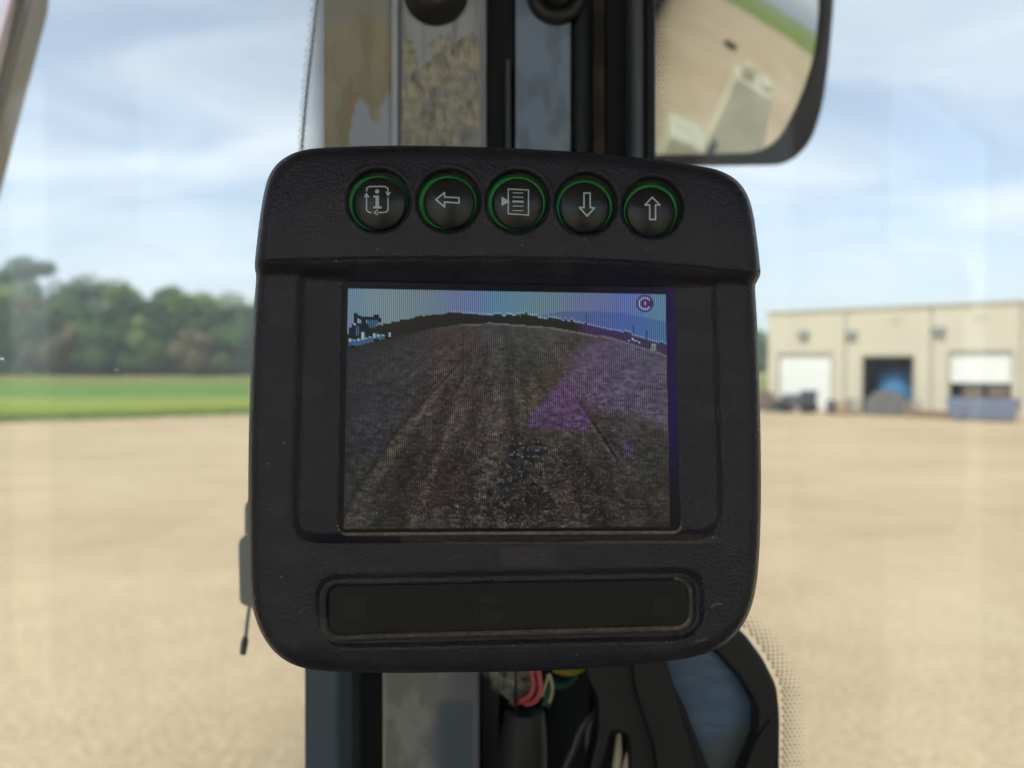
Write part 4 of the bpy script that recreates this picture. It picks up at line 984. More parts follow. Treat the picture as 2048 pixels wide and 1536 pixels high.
def housing():
    step = 2.6
    xs = np.arange(490, 1530, step); ys = np.arange(285, 1352, step); X, Y = np.meshgrid(xs, ys)
    polys = [OUT, OPN, IPN]+[circ(*b) for b in BTN]
    sdo, _, _ = sdf(X, Y, OUT); sdr, _, _ = sdf(X, Y, REC); sop, _, _ = sdf(X, Y, OPN); sdg, _, _ = sdf(X, Y, GRV); sdi, _, _ = sdf(X, Y, IPN)
    hole = np.minimum(sop, sdi)
    for (cx, cy, r) in BTN: hole = np.minimum(hole, np.hypot(X-cx, Y-cy)-r)
    inside = np.maximum(sdo, -hole)       # <0 : material
    keep = inside < -step*.55
    kq = (keep[:-1, :-1] & keep[1:, :-1] & keep[1:, 1:] & keep[:-1, 1:]).ravel()
    I = np.arange(X.size).reshape(X.shape)
    Q = np.stack([I[:-1, :-1], I[1:, :-1], I[1:, 1:], I[:-1, 1:]], -1).reshape(-1, 4)[kq]
    # boundary edges
    E = np.concatenate([Q[:, [0, 1]], Q[:, [1, 2]], Q[:, [2, 3]], Q[:, [3, 0]]]); key = np.sort(E, 1); kk = key[:, 0]*X.size+key[:, 1]
    _, inv, cnt = np.unique(kk, return_inverse=True, return_counts=True); BE = E[cnt[inv] == 1]
    bv = np.unique(BE); fx = X.ravel().copy(); fy = Y.ravel().copy(); which = np.zeros(X.size, int)
    # snap boundary vertices to the nearest outline
    best = np.full(len(bv), 1e9)
    for pi, pl in enumerate(polys):
        d, qx, qy = segdist(X.ravel()[bv], Y.ravel()[bv], pl); m = d < best
        fx[bv] = np.where(m, qx, fx[bv]); fy[bv] = np.where(m, qy, fy[bv]); which[bv] = np.where(m, pi, which[bv]); best = np.where(m, d, best)
    FX = fx.reshape(X.shape); FY = fy.reshape(X.shape)
    # recompute distances at moved positions only for the boundary (0 there)
    def upd(s, pl):
        a = s.ravel().copy(); d, _, _ = sdf(fx[bv], fy[bv], pl); a[bv] = d; return a.reshape(s.shape)
    sdo, sop, sdi, sdr, sdg = upd(sdo, OUT), upd(sop, OPN), upd(sdi, IPN), upd(sdr, REC), upd(sdg, GRV)
    Wd = height(FX, FY, sdo, sdr, sop, sdg, sdi)
    used = np.unique(Q); rem = -np.ones(X.size, int); rem[used] = np.arange(len(used))
    V = U(fx[used], fy[used], Wd.ravel()[used]); Q2 = rem[Q]
    # walls
    depth_of = np.array([0.0]+[14*S0]*2+[16*S0]*5)
    bvr = rem[bv]; off = np.where(which[bv] == 0, 0.016, depth_of[which[bv]]); cen = np.array(W(1010, 815, D0))
    base = V[bvr]; back = base+np.array(FWD)*off[:, None]
    outer = which[bv] == 0
    back[outer] = cen+(back[outer]-cen)*np.array([.985, 1, .985])
    nb = len(V); rb = -np.ones(len(V), int); rb[bvr] = nb+np.arange(len(bvr)); V = np.concatenate([V, back])
    e = rem[BE]; WQ = np.stack([e[:, 1], e[:, 0], rb[e[:, 0]], rb[e[:, 1]]], -1)
    # second step inwards for the outer shell back
    ob = rb[bvr[outer]]; ring2 = V[ob]+np.array(FWD)*.008; ring2 = cen+(ring2-cen)*np.array([.93, 1, .93])
    nb2 = len(V); rc = -np.ones(nb2, int); rc[ob] = nb2+np.arange(len(ob)); V = np.concatenate([V, ring2])
    eo = e[(which[BE[:, 0]] == 0)]; a, b = rb[eo[:, 0]], rb[eo[:, 1]]; WQ2 = np.stack([b, a, rc[a], rc[b]], -1)
    allq = np.concatenate([Q2, WQ, WQ2])
    o = build('housing', V, allq, None, mon, smooth=True)
    # dust attribute: r = tan dust in the ledges, g = wear
    fxu, fyu = fx[used], fy[used]
    dust = np.zeros(len(V)); sO = sop.ravel()[used]; sI = sdi.ravel()[used]; G = sdg.ravel()[used]
    bot = (fyu > 1050) & (fyu < 1075) & (fxu > 676) & (fxu < 1362)
    dust[:len(used)] = np.where(bot, smooth(8.5, 4.5, sO)*smooth(690, 720, fxu+20)*1.0, 0)
    rc_ = (sO < 5) & (fyu > 1040) & (fxu > 1340); dust[:len(used)] = np.maximum(dust[:len(used)], rc_*.7)
    lc_ = (sO < 6) & (fyu > 1050) & (fxu < 700); dust[:len(used)] = np.maximum(dust[:len(used)], lc_*.5)
    ri = (sO < 3.0) & (fxu > 1330) & (fyu < 1000); dust[:len(used)] = np.maximum(dust[:len(used)], ri*.28)
    bi = (sI < 6) & (fyu > 1235) & (sI > -1); dust[:len(used)] = np.maximum(dust[:len(used)], bi*smooth(6, 2, sI)*np.interp(fxu, [640, 800, 1300, 1385], [.25, .5, .65, .9]))
    ci = (sI < 5) & (fxu > 1350); dust[:len(used)] = np.maximum(dust[:len(used)], ci*.45)
    spk = (RNG.random(len(used)) > .9998); dust[:len(used)][spk] = .6
    # faint film of dust on slopes that face up
    film = .11*smooth(18, 5, sI)*(G < 0)*(fyu > 1240)+.10*(fyu > 1064)*(fyu < 1086)*(fxu > 800)*smooth(0, 14, fyu-1062)*smooth(1470, 1380, fxu)
    dust[:len(used)] = np.maximum(dust[:len(used)], film)
    for pl_, wd_, am_ in (([(1424, 1213), (1433, 1207), (1443, 1208)], 2.6, .4), ([(1392, 1283), (1411, 1279)], 4, .16), ([(728, 1168), (745, 1160)], 2, .12), ([(596, 1230), (607, 1216)], 2, .14), ([(1290, 505), (1296, 497), (1304, 495)], 2, .12), ([(900, 1118), (925, 1109)], 3, .08)):
        dd_, _, _ = segdist(fxu, fyu, pl_, False); dust[:len(used)] = np.maximum(dust[:len(used)], smooth(wd_, 0, dd_)*am_)
    wipe = smooth(996, 1004, fxu)*smooth(1130, 1080, fxu)*smooth(1090, 1098, fyu)*smooth(1138, 1126, fyu)*.05
    grime = smooth(.52, .75, fbm(fxu/70, fyu/46, 201, 4))*.018
    dust[:len(used)] = np.maximum(dust[:len(used)], np.maximum(wipe, grime))
    cc = np.zeros((len(V), 4), np.float32); cc[:, 0] = dust; cc[:, 3] = 1
    at_ = o.data.color_attributes.new('dust', 'FLOAT_COLOR', 'POINT'); at_.data.foreach_set('color', cc.ravel())
    return o
hs = housing()
def plastic():
    m = bpy.data.materials.new('grained_black_plastic'); m.use_nodes = True; t = m.node_tree; b = t.nodes['Principled BSDF']; nn = t.nodes.new; ll = t.links.new
    tco = nn('ShaderNodeTexCoord')
    def nz(s, d=3, r=.5):
        a = nn('ShaderNodeTexNoise'); a.inputs['Scale'].default_value = s; a.inputs['Detail'].default_value = d; a.inputs['Roughness'].default_value = r; ll(tco.outputs['Object'], a.inputs[0]); return a.outputs['Fac']
    big = nz(26, 5); mr1 = nn('ShaderNodeMapRange'); mr1.inputs['From Min'].default_value = .35; mr1.inputs['From Max'].default_value = .7; ll(big, mr1.inputs[0])
    c1 = nn('ShaderNodeMix'); c1.data_type = 'RGBA'; c1.inputs['A'].default_value = (*lin((42, 40, 50)), 1); c1.inputs['B'].default_value = (*lin((52, 49, 57)), 1); ll(mr1.outputs[0], c1.inputs['Factor'])
    fine = nz(900, 3, .7); mr2 = nn('ShaderNodeMapRange'); mr2.inputs['From Min'].default_value = .62; mr2.inputs['From Max'].default_value = .8; mr2.inputs['To Max'].default_value = .35; ll(fine, mr2.inputs[0])
    c2 = nn('ShaderNodeMix'); c2.data_type = 'RGBA'; c2.inputs['B'].default_value = (*lin((120, 112, 104)), 1); ll(mr2.outputs[0], c2.inputs['Factor']); ll(c1.outputs['Result'], c2.inputs['A'])
    at_ = nn('ShaderNodeVertexColor'); at_.layer_name = 'dust'; sp = nn('ShaderNodeSeparateColor'); ll(at_.outputs[0], sp.inputs[0])
    jit = nn('ShaderNodeMath'); jit.operation = 'MULTIPLY'; q = nn('ShaderNodeMapRange'); q.inputs['From Min'].default_value = .3; q.inputs['From Max'].default_value = .6; q.inputs['To Min'].default_value = .45; q.inputs['To Max'].default_value = 1.1; ll(nz(500, 4, .7), q.inputs[0])
    ll(sp.outputs[0], jit.inputs[0]); ll(q.outputs[0], jit.inputs[1])
    c3 = nn('ShaderNodeMix'); c3.data_type = 'RGBA'; ll(jit.outputs[0], c3.inputs['Factor']); ll(c2.outputs['Result'], c3.inputs['A']); c3.inputs['B'].default_value = (*lin((222, 196, 164)), 1)
    ll(c3.outputs['Result'], b.inputs['Base Color'])
    rr = nn('ShaderNodeMapRange'); rr.inputs['To Min'].default_value = .34; rr.inputs['To Max'].default_value = .52; ll(big, rr.inputs[0]); ll(rr.outputs[0], b.inputs['Roughness'])
    b.inputs['Specular IOR Level'].default_value = .5
    vo = nn('ShaderNodeTexVoronoi'); vo.feature = 'SMOOTH_F1'; vo.inputs['Scale'].default_value = 1400; ll(tco.outputs['Object'], vo.inputs[0])
    ad = nn('ShaderNodeMath'); ad.operation = 'MULTIPLY_ADD'; ll(nz(700, 2), ad.inputs[0]); ad.inputs[1].default_value = 1.2; ll(vo.outputs['Distance'], ad.inputs[2])
    bp = nn('ShaderNodeBump'); bp.inputs['Strength'].default_value = 1.0; bp.inputs['Distance'].default_value = .00026; ll(ad.outputs[0], bp.inputs['Height']); ll(bp.outputs[0], b.inputs['Normal'])
    return m
hs.data.materials.append(plastic())
# closed rear shell and mounting arm
PLB = pm('plastic_rear', (34, 34, 36), .6)
rp = [tuple((1010+(x-1010)*.935, 818+(y-818)*.935)) for x, y in OUT[::4]]
V, Fc = prism(rp, D0+.0255, .018); build('rear_shell', V, Fc, PLB, mon, bevel=.003)
v, f = tube([W(1010, 820, D0+.044), W(1010, 822, D0+.09), W(1000, 824, .425)], [.016, .014, .016], 20); build('mounting_arm', v, f, PLB, mon, smooth=True)

# screen
def screen():
    cols, rows = 560, 230
    TL, TR, BR, BL = [np.array(p, float) for p in ((684, 560), (1352, 573), (1364, 1066), (676, 1070))]
    s, t_ = np.meshgrid(np.linspace(0, 1, cols), np.linspace(0, 1, rows))
    X = (TL[0]*(1-s)+TR[0]*s)*(1-t_)+(BL[0]*(1-s)+BR[0]*s)*t_
    Y = (TL[1]*(1-s)+TR[1]*s)*(1-t_)+(BL[1]*(1-s)+BR[1]*s)*t_
    # picture pixels: blocky cells 2.1 px
    bx = np.floor(X/2.1)*2.1; by = np.floor(Y/2.1)*2.1
    hill = np.interp(bx, [690, 735, 760, 780, 825, 870, 911, 970, 1035, 1084, 1153, 1222, 1291, 1335], [668, 655, 650, 645, 634.5, 626.5, 625, 629, 632, 636, 645, 659, 677.6, 690])
    bump = (vnoise(bx/9.0, bx*0+3, 5) > .62)*4*smooth(960, 990, bx)+(np.abs(bx-1047) < 6)*5+(np.abs(bx-1131) < 3)*5
    bump = np.where(bx < 850, (vnoise(bx/6.0, bx*0, 6) > .6)*2.0, bump); hill = hill-bump
    gr = np.interp(bx, [690, 784, 877, 925, 980, 1084, 1153, 1222, 1291, 1335], [698, 674, 653, 648, 646.5, 653, 664, 676, 696.5, 713])
    def C(c): return full(X, c)
    sky_ = mixrgb(C((134, 146, 168)), C((108, 138, 172)), smooth(740, 930, X)); sky_ = mixrgb(sky_, C((98, 124, 188)), smooth(1050, 1300, X))
    sky_ = mixrgb(sky_, C((112, 108, 180)), smooth(.5, .7, vnoise(X/60, Y*0+9, 9))*smooth(1120, 1180, X)*.7)
    sky_ = mixrgb(sky_, C((96, 148, 168)), smooth(.5, .8, vnoise(X/42, Y*0+2, 12))*.5)
    mt = np.interp(X, [1040, 1130, 1234, 1290, 1335], [636, 622, 624, 634, 644]); sky_ = mixrgb(sky_, C((70, 104, 170)), smooth(-1, 2, Y-mt)*smooth(1040, 1110, X)*.75)
    dark = mixrgb(C((40, 37, 35)), C((38, 40, 36)), smooth(850, 1000, X)); dark = mixrgb(dark, C((66, 50, 90)), smooth(1140, 1180, X))
    nz = fbm(bx/3.4, by/2.6, 11, 2)
    g = mixrgb(C((58, 57, 62)), C((78, 68, 60)), smooth(760, 940, X)); g = mixrgb(g, C((74, 70, 66)), smooth(1080, 1240, X))
    g = mixrgb(g, C((84, 84, 78)), smooth(760, 660, Y)*smooth(880, 1000, X)*.9)
    g = mixrgb(g, C((52, 46, 41)), smooth(780, 1000, Y)*.85); g = mixrgb(g, C((44, 42, 44)), smooth(820, 700, X)*.6)
    g = mixrgb(g, C((70, 60, 82)), smooth(70, 10, np.hypot((X-755)*.9, (Y-835)*.7))*.6)
    g = mixrgb(g, C((76, 64, 54)), smooth(55, 10, np.abs(X-925+(Y-700)*.05))*.3)
    bl = fbm(X/60, Y/40, 14, 3); g = mixrgb(g, C((60, 62, 56)), smooth(.45, .65, bl)*.5)
    uu = (X-1005)/np.clip(Y-585, 20, None)**.93; vv_ = np.log(np.clip(Y-600, 8, None))
    stx = fbm(uu*9+40, vv_*5, 81, 4)+.5*(fbm(uu*26+90, vv_*9, 83, 3)-.5)
    g = [c*(1+(stx-.5)*(np.interp(Y, [650, 720, 1060], [.2, .5, .8])*np.interp(X, [700, 860, 1180, 1320], [.35, 1, 1, .45]))) for c in g]
    trk = 1.5*np.exp(-((uu+.60+.0*Y)/.045)**2)+.8*np.exp(-((uu+.02)/.05)**2)+.55*np.exp(-((uu-.48)/.05)**2); g = mixrgb(g, C((104, 94, 76)), np.clip(trk, 0, 1)*.5*smooth(655, 720, Y)*np.clip(stx*1.5, 0, 1))
    trd = np.exp(-((uu+.66)/.04)**2)+np.exp(-((uu+.38)/.05)**2)+np.exp(-((uu-.12)/.04)**2)+np.exp(-((uu-.6)/.04)**2); g = mixrgb(g, C((28, 26, 26)), np.clip(trd, 0, 1)*.16*smooth(655, 720, Y))
    # wheel ruts
    rl = np.interp(Y, [690, 757, 860, 981, 1066], [955, 900, 812, 735, 700]); wl = np.interp(Y, [690, 860, 1060], [3, 13, 20])
    rag = .45+.9*fbm(bx/7, by/5, 91, 3); g = mixrgb(g, C((98, 92, 74)), smooth(1.3, .4, np.abs(X-rl)/wl)*np.clip(rag, 0, 1)*smooth(690, 760, Y)*.62); g = mixrgb(g, C((34, 32, 32)), smooth(1, .3, np.abs(X-rl+wl*1.35)/(wl*.4))*.5)
    rl2 = np.interp(Y, [760, 860, 981, 1066], [925, 860, 790, 745]); g = mixrgb(g, C((40, 40, 38)), smooth(1.1, .3, np.abs(X-rl2)/(wl*.7))*.45)
    rc2 = np.interp(Y, [690, 890, 1060], [1004, 982, 952]); wc = np.interp(Y, [690, 1060], [7, 22]); g = mixrgb(g, C((98, 88, 74)), smooth(1.4, .3, np.abs(X-rc2)/wc)*np.clip(rag, 0, 1)*smooth(680, 800, Y)*.55)
    rr1 = np.interp(Y, [784, 920], [1146, 1236]); onr = (Y > 782)*(Y < 925)
    g = mixrgb(g, C((26, 24, 24)), smooth(5, 2, np.abs(X-rr1))*onr*.7); g = mixrgb(g, C((120, 108, 100)), smooth(3, 1, np.abs(X-rr1+7))*onr*.4)
    rr2 = np.interp(Y, [890, 953, 1033, 1066], [1140, 1187, 1208, 1210]); g = mixrgb(g, C((30, 27, 25)), smooth(8, 2, np.abs(X-rr2))*(Y > 890)*.6)
    rr3 = np.interp(Y, [720, 800, 870], [1070, 1040, 1040]); g = mixrgb(g, C((34, 30, 28)), smooth(5, 1, np.abs(X-1040+(Y-870)*-.45))*(Y > 800)*(Y < 850)*.3)
    cl = fbm(bx/13+7, by/8+3, 141, 2); cm = smooth(840, 960, Y)*np.exp(-((X-1060)/170)**2); g = mixrgb(g, C((22, 21, 24)), smooth(.56, .62, cl)*cm*.6); g = mixrgb(g, C((126, 118, 108)), smooth(.49, .52, cl)*smooth(.56, .53, cl)*cm*.5)
    # purple flare patches that the panel shows
    def soft(poly, w): d, _, _ = sdf(X, Y, poly); return smooth(w, -w, d)
    g = mixrgb(g, C((98, 88, 112)), soft([(1120, 760), (1165, 690), (1222, 668), (1345, 716), (1345, 868), (1300, 840), (1255, 824), (1190, 822), (1153, 780)], 14)*.85)
    g = mixrgb(g, C((98, 70, 122)), soft([(1053, 857), (1063, 826), (1129, 757), (1153, 778), (1182, 840), (1177, 862), (1084, 857)], 8)*.8)
    g = mixrgb(g, C((88, 66, 114)), smooth(1.4, .3, np.hypot((X-1256)/12, (Y-898)/17))*.7); g = mixrgb(g, C((90, 76, 108)), smooth(1.2, .3, np.hypot((X-1115)/12, (Y-709)/11))*.5)
    g = mixrgb(g, C((94, 88, 108)), smooth(1150, 1330, X)*smooth(740, 690, Y)*.6)
    # speckle of clods
    clod = fbm(bx/11, by/4.5, 61, 3); g = [c*(1+(clod-.5)*np.interp(Y, [650, 760, 1060], [.3, .7, 1.2])) for c in g]
    dash = (vnoise(bx/9, by/2.1, 63) > np.interp(Y, [650, 760, 1060], [.97, .9, .84]))*(vnoise(bx/30, by/20, 64) > .35); g = mixrgb(g, C((26, 24, 24)), dash*.55)
    amp = np.interp(Y, [650, 760, 1060], [.05, .2, .4])*np.interp(X, [690, 900, 1150, 1340], [.6, 1, 1, .5])
    mult = 1+amp*(nz-.5)*2.6
    hot = (_h(np.floor(bx/2.1).astype(np.int64), np.floor(by/2.1).astype(np.int64), 77) > np.interp(Y, [700, 860, 1060], [.999, .985, .955])).astype(float)*np.interp(X, [700, 950, 1180, 1300], [.3, 1, 1, .25])
    g = [c*mult for c in g]; g = mixrgb(g, C((150, 140, 130)), hot*.55)
    pt = soft([(1025, 874), (1084, 881), (1100, 905), (1049, 925), (1053, 960), (1001, 984), (1018, 922)], 5); pt = pt*(fbm(bx/10, by/8, 73, 3) > .47); sp = _h(np.floor(bx/4.2).astype(np.int64), np.floor(by/4.2).astype(np.int64), 99)
    g = mixrgb(g, C((24, 24, 34)), pt*.7*(sp < .75)); g = mixrgb(g, C((130, 140, 164)), pt*(sp > .86)*.6)
    img = mixrgb(sky_, dark, (by > hill).astype(float)); img = mixrgb(img, g, (by > gr).astype(float))
    img = mixrgb(img, C((150, 140, 128)), ((np.abs(by-gr) < 2.0)*smooth(880, 960, X)*.6))
    img = mixrgb(img, C((42, 40, 40)), smooth(900, 760, X)*smooth(18, 0, Y-gr)*(by > gr)*.6)
    # far hill edge outline
    img = mixrgb(img, C((190, 200, 210)), (np.abs(by-hill+2.5) < 1.2)*smooth(840, 990, X)*.5)
    def rect(x0, x1, y0, y1, c, a=1.0):
        nonlocal img; img = mixrgb(img, C(c), ((bx >= x0)*(bx < x1)*(by >= y0)*(by < y1))*a)
    # machine silhouettes, upper left
    for q in ((707, 715, 625, 648), (715, 722, 629, 640), (722, 732, 632, 650), (730, 748, 634, 640), (746, 758, 630, 641), (752, 762, 636, 643), (722, 736, 645, 668), (704, 722, 646, 668), (696, 704, 655, 680), (703, 730, 648, 672)): rect(*q, (26, 30, 42))
    for q in ((734, 756, 640, 648), (736, 750, 648, 655), (710, 718, 652, 668)): rect(*q, (60, 88, 128))
    for q in ((713, 718, 636, 646), (706, 711, 646, 650)): rect(*q, (168, 176, 190))
    for k_ in range(9): rect(697+k_*8, 706+k_*8, 681-k_*1.6-(6 if k_ % 3 == 0 else 0), 693-k_*2.0, (66, 96, 138)); rect(697+k_*8, 703+k_*8, 681-k_*1.6-(6 if k_ % 3 == 0 else 0), 684-k_*1.6, (168, 188, 206))
    for k_ in (0, 6, 9): rect(698+k_*8, 710+k_*8, 690-k_*2.1, 697-k_*2.1, (22, 24, 34))
    rect(722, 727, 663, 676, (170, 190, 196)); rect(777, 781, 665, 674, (150, 176, 196))
    for (x_, a, b_) in ((1173, 628, 652), (1267, 651, 668), (1293, 662, 678)): img = mixrgb(img, C((44, 50, 90)), ((np.abs(X-x_) < 1.3)*(Y > a)*(Y < b_))*.8)
    for q in ((1255, 1260, 679, 682), (1262, 1268, 676, 680), (1268, 1274, 679, 682), (1276, 1281, 682, 686)): rect(*q, (176, 176, 190))
    rect(1301, 1312, 686, 701, (150, 150, 158)); rect(1304, 1309, 690, 698, (120, 120, 130))
    # small round emblem
    rr = np.hypot(X-1290, Y-607); an = np.arctan2(Y-607, X-1290)
    img = mixrgb(img, C((72, 44, 104)), smooth(18.5, 16, rr)); img = mixrgb(img, C((164, 156, 200)), smooth(2.8, 1.4, np.abs(rr-11.5))*(np.abs(an) > .62)); img = mixrgb(img, C((172, 164, 206)), smooth(6, 4, np.abs(X-1290)*2+np.abs(Y-607)))
    img = [img[0]*np.where(by > gr, .99, 1), img[1]*np.where(by > gr, .965, 1), img[2]]
    # column structure of the panel
    ph = (X+(Y-560)*.02)*2*math.pi/3.95
    lines = .84+.26*np.cos(ph); hue = X/46.0
    ha = np.where(by > gr, .025, .06); img = [img[0]*(lines+ha*np.cos(hue)), img[1]*(lines+ha*np.cos(hue+2.1)), img[2]*(lines+ha*np.cos(hue+4.2))]
    # black panel frame; violet film reflection painted as glow, right and top right
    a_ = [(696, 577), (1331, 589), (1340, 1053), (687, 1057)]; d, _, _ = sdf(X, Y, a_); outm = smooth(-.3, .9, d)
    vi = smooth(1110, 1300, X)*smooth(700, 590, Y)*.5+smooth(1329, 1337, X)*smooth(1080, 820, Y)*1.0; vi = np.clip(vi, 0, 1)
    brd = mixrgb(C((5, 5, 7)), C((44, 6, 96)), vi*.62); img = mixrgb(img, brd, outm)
    c = np.stack(img, -1); lum = c.mean(-1, keepdims=True); c = lum+(c-lum)*.85; c = np.clip(c, 0, 255).reshape(-1, 3)/255; c = np.where(c <= .04045, c/12.92, ((c+.055)/1.055)**2.4)
    V = U(X.ravel(), Y.ravel(), np.full(X.size, -25.0)); I = np.arange(X.size).reshape(X.shape)
    Q = np.stack([I[:-1, :-1], I[1:, :-1], I[1:, 1:], I[:-1, 1:]], -1).reshape(-1, 4)
    m = bpy.data.materials.new('lcd_panel'); m.use_nodes = True; tt = m.node_tree; b = tt.nodes['Principled BSDF']
    at_ = tt.nodes.new('ShaderNodeVertexColor'); at_.layer_name = 'picture'; tt.links.new(at_.outputs[0], b.inputs['Emission Color']); b.inputs['Emission Strength'].default_value = .86*2**(-EXPO)
    b.inputs['Base Color'].default_value = (.006, .006, .008, 1); b.inputs['Roughness'].default_value = .3; b.inputs['Specular IOR Level'].default_value = .25
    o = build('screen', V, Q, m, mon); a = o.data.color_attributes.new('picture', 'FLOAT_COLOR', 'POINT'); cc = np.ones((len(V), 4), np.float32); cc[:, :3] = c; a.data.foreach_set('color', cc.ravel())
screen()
# thin back-plates close the openings
V, Fc = prism(rounded([(640, 1150), (1395, 1140), (1395, 1290), (640, 1290)], 10), D0+16*S0, .001)
# indicator strip
V = U(*[np.array(a, float) for a in zip(*[(x, y) for x, y in quadr([(650, 1168), (1384, 1155), (1384, 1258), (650, 1276)], 20)])], -18.0); ns = len(V)
ind = build('indicator_strip', np.concatenate([V, V+np.array(FWD)*.002]), [tuple(range(ns))[::-1]]+[(i, (i+1) % ns, ns+(i+1) % ns, ns+i) for i in range(ns)],
            pm('smoked_window', (30, 30, 31), .5, noise=(60, .8, (44, 42, 40), 8), spec=.35, bump=(500, .15, .0002)), mon)
GH = pm('ghost_print', (50, 49, 49), .6, spec=.3); GH2 = pm('ghost_print_dark', (22, 22, 24), .6, spec=.3)
def flat(name, polys, w, mat, parent):
    v = []; f = []
    for pl in polys:
        P_ = U(np.array([p[0] for p in pl], float), np.array([p[1] for p in pl], float), w); f.append(tuple(range(len(v), len(v)+len(pl)))[::-1]); v += [Vector(q) for q in P_]
    return build(name, v, f, mat, parent)
def ring_polys(pts, w, closed=True):
    res = []; n = len(pts); P_ = [np.array(p, float) for p in pts]
    for i in range(n if closed else n-1):
        a, b = P_[i], P_[(i+1) % n]; d = (b-a)/max(np.linalg.norm(b-a), 1e-6); nn_ = np.array([-d[1], d[0]])*w/2; e = d*w*.3
        res.append([tuple(a-nn_-e), tuple(b-nn_+e), tuple(b+nn_+e), tuple(a+nn_-e)])
    return res
octo = [(980+33*math.cos(math.pi/8+i*math.pi/4), 1217+33*math.sin(math.pi/8+i*math.pi/4)) for i in range(8)]
og = flat('stop_symbol', [octo], -17.4, GH, ind)
def text_mesh(txt, cx, cy, h, w, mat, parent, name):
    cu = bpy.data.curves.new(name, 'FONT'); cu.body = txt; cu.align_x = 'CENTER'; cu.align_y = 'CENTER'; cu.size = 1.0
    to = bpy.data.objects.new(name, cu); COL.objects.link(to); dg = bpy.context.evaluated_depsgraph_get(); dg.update()
    me = bpy.data.meshes.new_from_object(to.evaluated_get(dg)); vs = [v.co.copy() for v in me.vertices]; fs = [tuple(p.vertices) for p in me.polygons]; bpy.data.objects.remove(to)
    P_ = U(np.array([cx+v.x*h for v in vs]), np.array([cy-v.y*h for v in vs]), w); return build(name, P_, fs, mat, parent)
text_mesh('STOP', 980, 1217, 24, -17.0, GH2, ind, 'stop_lettering')
flat('brake_symbol', ring_polys(circ(1161, 1215, 30, 32), 2), -17.3, GH, ind); text_mesh('P', 1161, 1215, 36, -17.3, GH, ind, 'brake_lettering')
flat('gauge_symbol', ring_polys(circ(1250, 1213, 30, 32), 2)+ring_polys([(1232, 1213), (1268, 1213)], 2, False), -17.3, GH, ind)
flat('lamp_symbol', [[(683, 1190), (733, 1189), (733, 1240), (683, 1241)]], -17.3, GH, ind)
flat('lamp_symbol', [[(1307, 1193), (1345, 1192), (1345, 1232), (1307, 1233)]], -17.3, GH, ind)
flat('lamp_symbol', ring_polys([(770, 1192), (812, 1191), (812, 1240), (770, 1241)], 2), -17.3, GH, ind)
flat('lamp_symbol', ring_polys([(866, 1190), (900, 1190), (900, 1240), (866, 1241)], 2), -17.3, GH, ind)
flat('lamp_symbol', ring_polys([(1062, 1190), (1102, 1189), (1102, 1238), (1062, 1239)], 2), -17.3, GH, ind)

# buttons
RING = pm('green_ring', (20, 104, 42), .25, emit=((10, 110, 34), .09), noise=(120, .5, (14, 80, 30)))
CAP = pm('button_cap', (42, 43, 45), .3, noise=(90, .6, (54, 51, 50), 6), bump=(900, .06, .0001), spec=.5)
WELL = pm('button_well', (20, 20, 22), .6)
ICON = pm('icon_print', (214, 224, 226), .5)
CAPS = [(759, 408, 54.5), (899, 407, 52.5), (1035.5, 408.5, 52), (1169, 416, 52), (1301, 425, 51)]
RINGS = [(753.5, 406, 61.5, 56), (894.5, 405, 60.5, 55), (1032.5, 406, 60, 55.5), (1168.5, 413, 57.5, 54.5), (1301, 421.5, 55, 54.5)]
def dome_w(X, Y, cx, cy, r, w0=15.0, h=13.0):
    Rr = (r*r+h*h)/(2*h); q = np.clip(Rr*Rr-(X-cx)**2-(Y-cy)**2, 0, None); return w0+np.sqrt(q)-(Rr-h)
def cap(cx, cy, r, hw):
    bt = mon
    def rings(prof, seg=72, close=True, dx=0, dy=0):
        v = []; f = []
        for (rr, w) in prof:
            an = np.linspace(0, 2*math.pi, seg, endpoint=False); v.append(U(cx+dx*(1 if rr > 0 else 1)+rr*np.cos(an), cy+dy+rr*np.sin(an), np.full(seg, w)))
        V = np.concatenate(v)
        for i in range(len(prof)-1):
            for k_ in range(seg): f.append((i*seg+k_, i*seg+(k_+1) % seg, (i+1)*seg+(k_+1) % seg, (i+1)*seg+k_))
        if close: f.append(tuple((len(prof)-1)*seg+k_ for k_ in range(seg)))
        return V, f
    h = 13.0; Rr = (r*r+h*h)/(2*h)
    prof = [(r+1.5, hw-16), (r+1, hw-5), (r-.5, hw)]
    prof += [(rr, hw+math.sqrt(max(Rr*Rr-rr*rr, 0))-(Rr-h)) for rr in (r-2, r-4, r*.88, r*.78, r*.66, r*.52, r*.38, r*.22, r*.08)]
    V, f = rings(prof); b = build('button', V, f, CAP, bt, smooth=True)
    return b, hw
